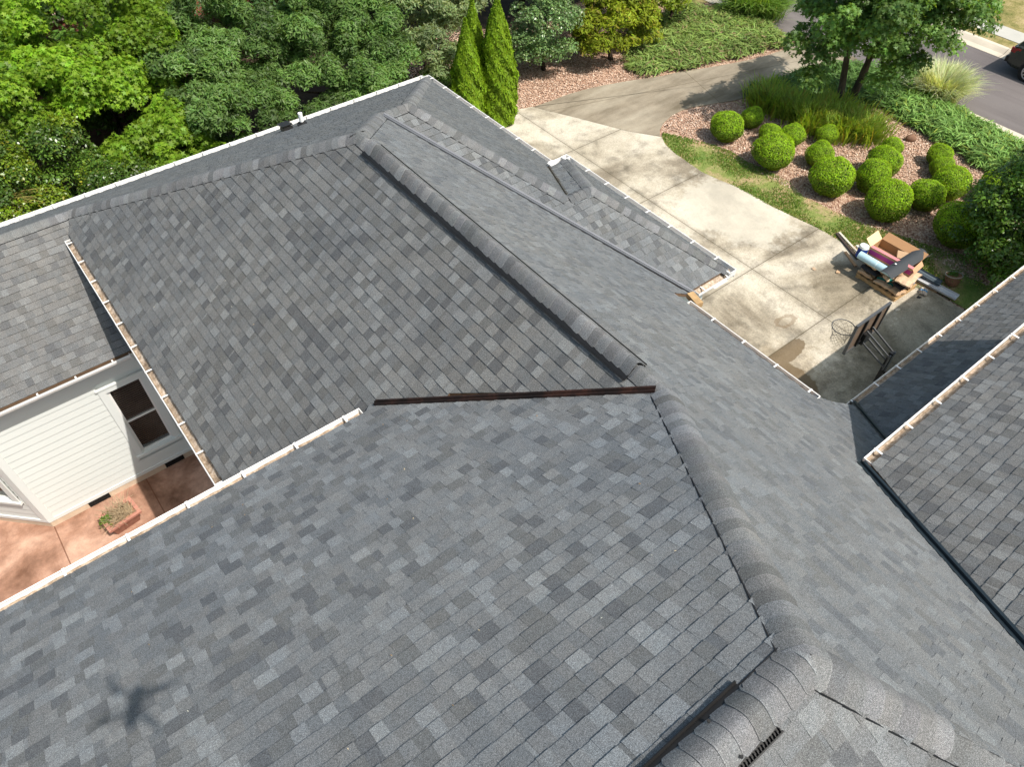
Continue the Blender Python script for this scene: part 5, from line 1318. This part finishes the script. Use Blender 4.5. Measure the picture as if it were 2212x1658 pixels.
# wicker basket on the grass
c = gp(*[v for v in ((3200+2040/4.0218)/1.8047, (880+930/4.0218)/1.8047)]); c.z = .0
bk = empty('basket', c, 'tilted brown plant basket on the shaded grass beside the tall evergreen', 'basket')
tl = Vector((.10, .22, 1)).normalized()
mb = MB(); mb.tube([c+tl*.02, c+tl*.12, c+tl*.30], [.15, .19, .215], 18, cap=False); mb.tube([c+tl*.30, c+tl*.21], [.20, .18], 18, cap=True); mb.build('basket_body', M['wicker'], bk)
mb = MB(); s1 = tl.cross(Vector((0, 1, 0))).normalized(); s2 = tl.cross(s1)
mb.tube([c+tl*.31+(s1*math.cos(t)+s2*math.sin(t))*.215 for t in [i*math.pi/9 for i in range(19)]], .013, 6); mb.build('basket_rim', simple('pale_rope', (.34, .31, .24), .9), bk)
g = np.random.default_rng(95); n = 380; pos = np.array((c+tl*.27)-bk.location)+g.normal(0, .07, (n, 3))*np.array([1, 1, .5])
link('plant', cards_mesh('plant', [cards(pos, g.normal(0, 1, (n, 3)), g.uniform(.05, .10, n), 'spray', tones(n, (.08, .17, .03), g), g)], [M['blade']]), bk)

# ---- parked car at the far kerb
CXc, CYc, CZ = 31.95, 10.35, -.10
car = empty('parked_car', (CXc+.95, CYc-2.3, CZ), 'dark grey sport utility car parked at the far kerb, cut off by the right edge', 'car')
def cw(x, y, z): return Vector((CXc+x, CYc-y, CZ+z))       # y measured forward from the rear bumper
prof = [(.06, .38), (.0, .55), (.02, .80), (.10, .98), (.16, 1.08)]
mb = MB()
secs = []
for (y, top, ins, low) in ((0, .92, .10, .45), (.05, 1.02, .04, .36), (.25, 1.08, .0, .30), (1.0, 1.10, .0, .28), (2.4, 1.08, .0, .28), (3.6, 1.04, .0, .28), (4.3, .95, .04, .30), (4.6, .80, .16, .38)):
    L_ = []
    for (fx, fz) in ((.10, 0), (.03, .15), (.0, .45), (.01, .75), (.05, .95), (.14, 1.0)):
        L_.append((ins+fx, low+(top-low)*fz))
    secs.append([cw(x, y, z) for x, z in L_]+[cw(1.9-x, y, z) for x, z in L_[::-1]])
mb.grid(secs, closed=True); mb.face(secs[0][::-1]); mb.face(secs[-1]); mb.build('body', M['carpaint'], car, smooth=False)
mb = MB(); secs = []
for (y, z, w_) in ((.12, 1.06, .12), (.42, 1.62, .26), (.7, 1.70, .28), (2.2, 1.70, .28), (3.2, 1.10, .16)):
    secs.append([cw(w_-.14, y, 1.05), cw(w_, y, z-.05), cw(w_+.10, y, z), cw(1.8-w_, y, z), cw(1.9-w_, y, z-.05), cw(2.04-w_, y, 1.05)])
mb.grid(secs, closed=True); mb.face(secs[0][::-1]); mb.build('cabin', M['carpaint'], car)
mb = MB()
for sx in (0, 1):
    def gx(v): return v if sx == 0 else 1.9-v
    mb.face([cw(gx(.035), .62, 1.12), cw(gx(.14), .68, 1.58), cw(gx(.14), 1.4, 1.60), cw(gx(.02), 1.45, 1.12)]); mb.face([cw(gx(.02), 1.55, 1.12), cw(gx(.13), 1.50, 1.60), cw(gx(.14), 2.2, 1.60), cw(gx(.03), 2.8, 1.12)])
mb.face([cw(.32, .14, 1.16), cw(1.58, .14, 1.16), cw(1.5, .375, 1.58), cw(.40, .375, 1.58)])
mb.build('window', simple('car_glass', (.03, .04, .05), .06, spec=.8, var=.02), car)
for sx, nm in ((0, 'tail_lamp'), (1, 'tail_lamp')):
    mb = MB(); x = .035 if sx == 0 else 1.865; s_ = 1 if sx == 0 else -1
    mb.box(cw(x+.02*s_, .18, .90), (1, 0, 0), (0, -1, 0), uz, .035, .17, .085); mb.build(nm, M['tail'], car)
mb = MB(); mb.box(cw(.95, .0, .52), (1, 0, 0), (0, 1, 0), uz, .88, .06, .10); mb.build('bumper', M['black'], car)
for y in (1.0, 3.75):
    for x in (.02, 1.88):
        s_ = -1 if x < 1 else 1; c = cw(x, y, .36); t_ = MB()
        t_.tube([c+Vector((-.11*s_, 0, 0))*1.0, c+Vector((.03*s_, 0, 0))], .36, 28); w_o = t_.build('wheel', M['tyre'], car)
        r_ = MB(); f_ = c+Vector((.036*s_, 0, 0))
        ring = lambda rad, off: [f_+Vector((off*s_, math.cos(t)*rad, math.sin(t)*rad)) for t in [i*2*math.pi/28 for i in range(28)]]
        r_.grid([ring(.27, 0), ring(.245, .012), ring(.225, .004)], closed=True)
        for k in range(10):
            t = k*2*math.pi/10; dv = Vector((0, math.cos(t), math.sin(t))); r_.bar(f_+dv*.05+Vector((.008*s_, 0, 0)), f_+dv*.24+Vector((.008*s_, 0, 0)), .035, .014, up=(1, 0, 0))
        r_.tube([f_, f_+Vector((.02*s_, 0, 0))], .06, 14); r_.build('rim', M['chrome'], w_o)
        a_ = MB(); a_.tube([c+Vector((-.16*s_, 0, 0)), c+Vector((.012*s_, 0, 0))], .41, 28); a_.build('wheel_arch', M['rubber'], car)

# ---- the small camera drone whose shadow falls on the shingles, hovering behind the viewpoint
ps = None
r_ = ray(290, 1525); g_ = Vector((RN[0], RN[1], 1)); t_ = (RN[2]*U)/(-(r_.x*RN[0]+r_.y*RN[1]+r_.z))
ps = Vector((0, 0, H))+r_*t_
dl = ps-LDIR*((H+.10-ps.z)/(-LDIR.z))
dr_ = empty('drone', dl, 'small quadcopter hovering above the near roof, seen only by its shadow on the shingles', 'drone')
yaw = math.atan2(ray(1106, 829).y, ray(1106, 829).x); fx = Vector((math.cos(yaw), math.sin(yaw), 0)); fy = Vector((-fx.y, fx.x, 0))
mb = MB(); rows = []
for (s_, w_, h_) in ((-.15, .025, .025), (-.12, .048, .04), (.0, .055, .045), (.12, .048, .04), (.15, .025, .025)):
    rows.append([dl+fx*s_+fy*(w_*math.cos(t))+uz*(h_*math.sin(t)) for t in [i*math.pi/6 for i in range(12)]])
mb.grid(rows, closed=True); mb.face(rows[0][::-1]); mb.face(rows[-1]); mb.build('drone_body', M['board'], dr_)
for sx, sy in ((1, 1), (1, -1), (-1, 1), (-1, -1)):
    e = dl+fx*(.13*sx)+fy*(.19*sy)+uz*.02
    mb = MB(); mb.tube([dl+fx*.06*sx+fy*.03*sy, e], .016, 8); mb.tube([e-uz*.02, e+uz*.025], .024, 10); mb.build('arm', M['board'], dr_)
    mb = MB(); q = e+uz*.03; t = .6*sx+.9*sy; v = Vector((math.cos(t), math.sin(t), 0)); mb.bar(q-v*.115, q+v*.115, .024, .002); mb.build('rotor_blade', M['rubber'], dr_)
for o in list(scene.objects):
    if o.type == 'EMPTY': o.empty_display_size = .1
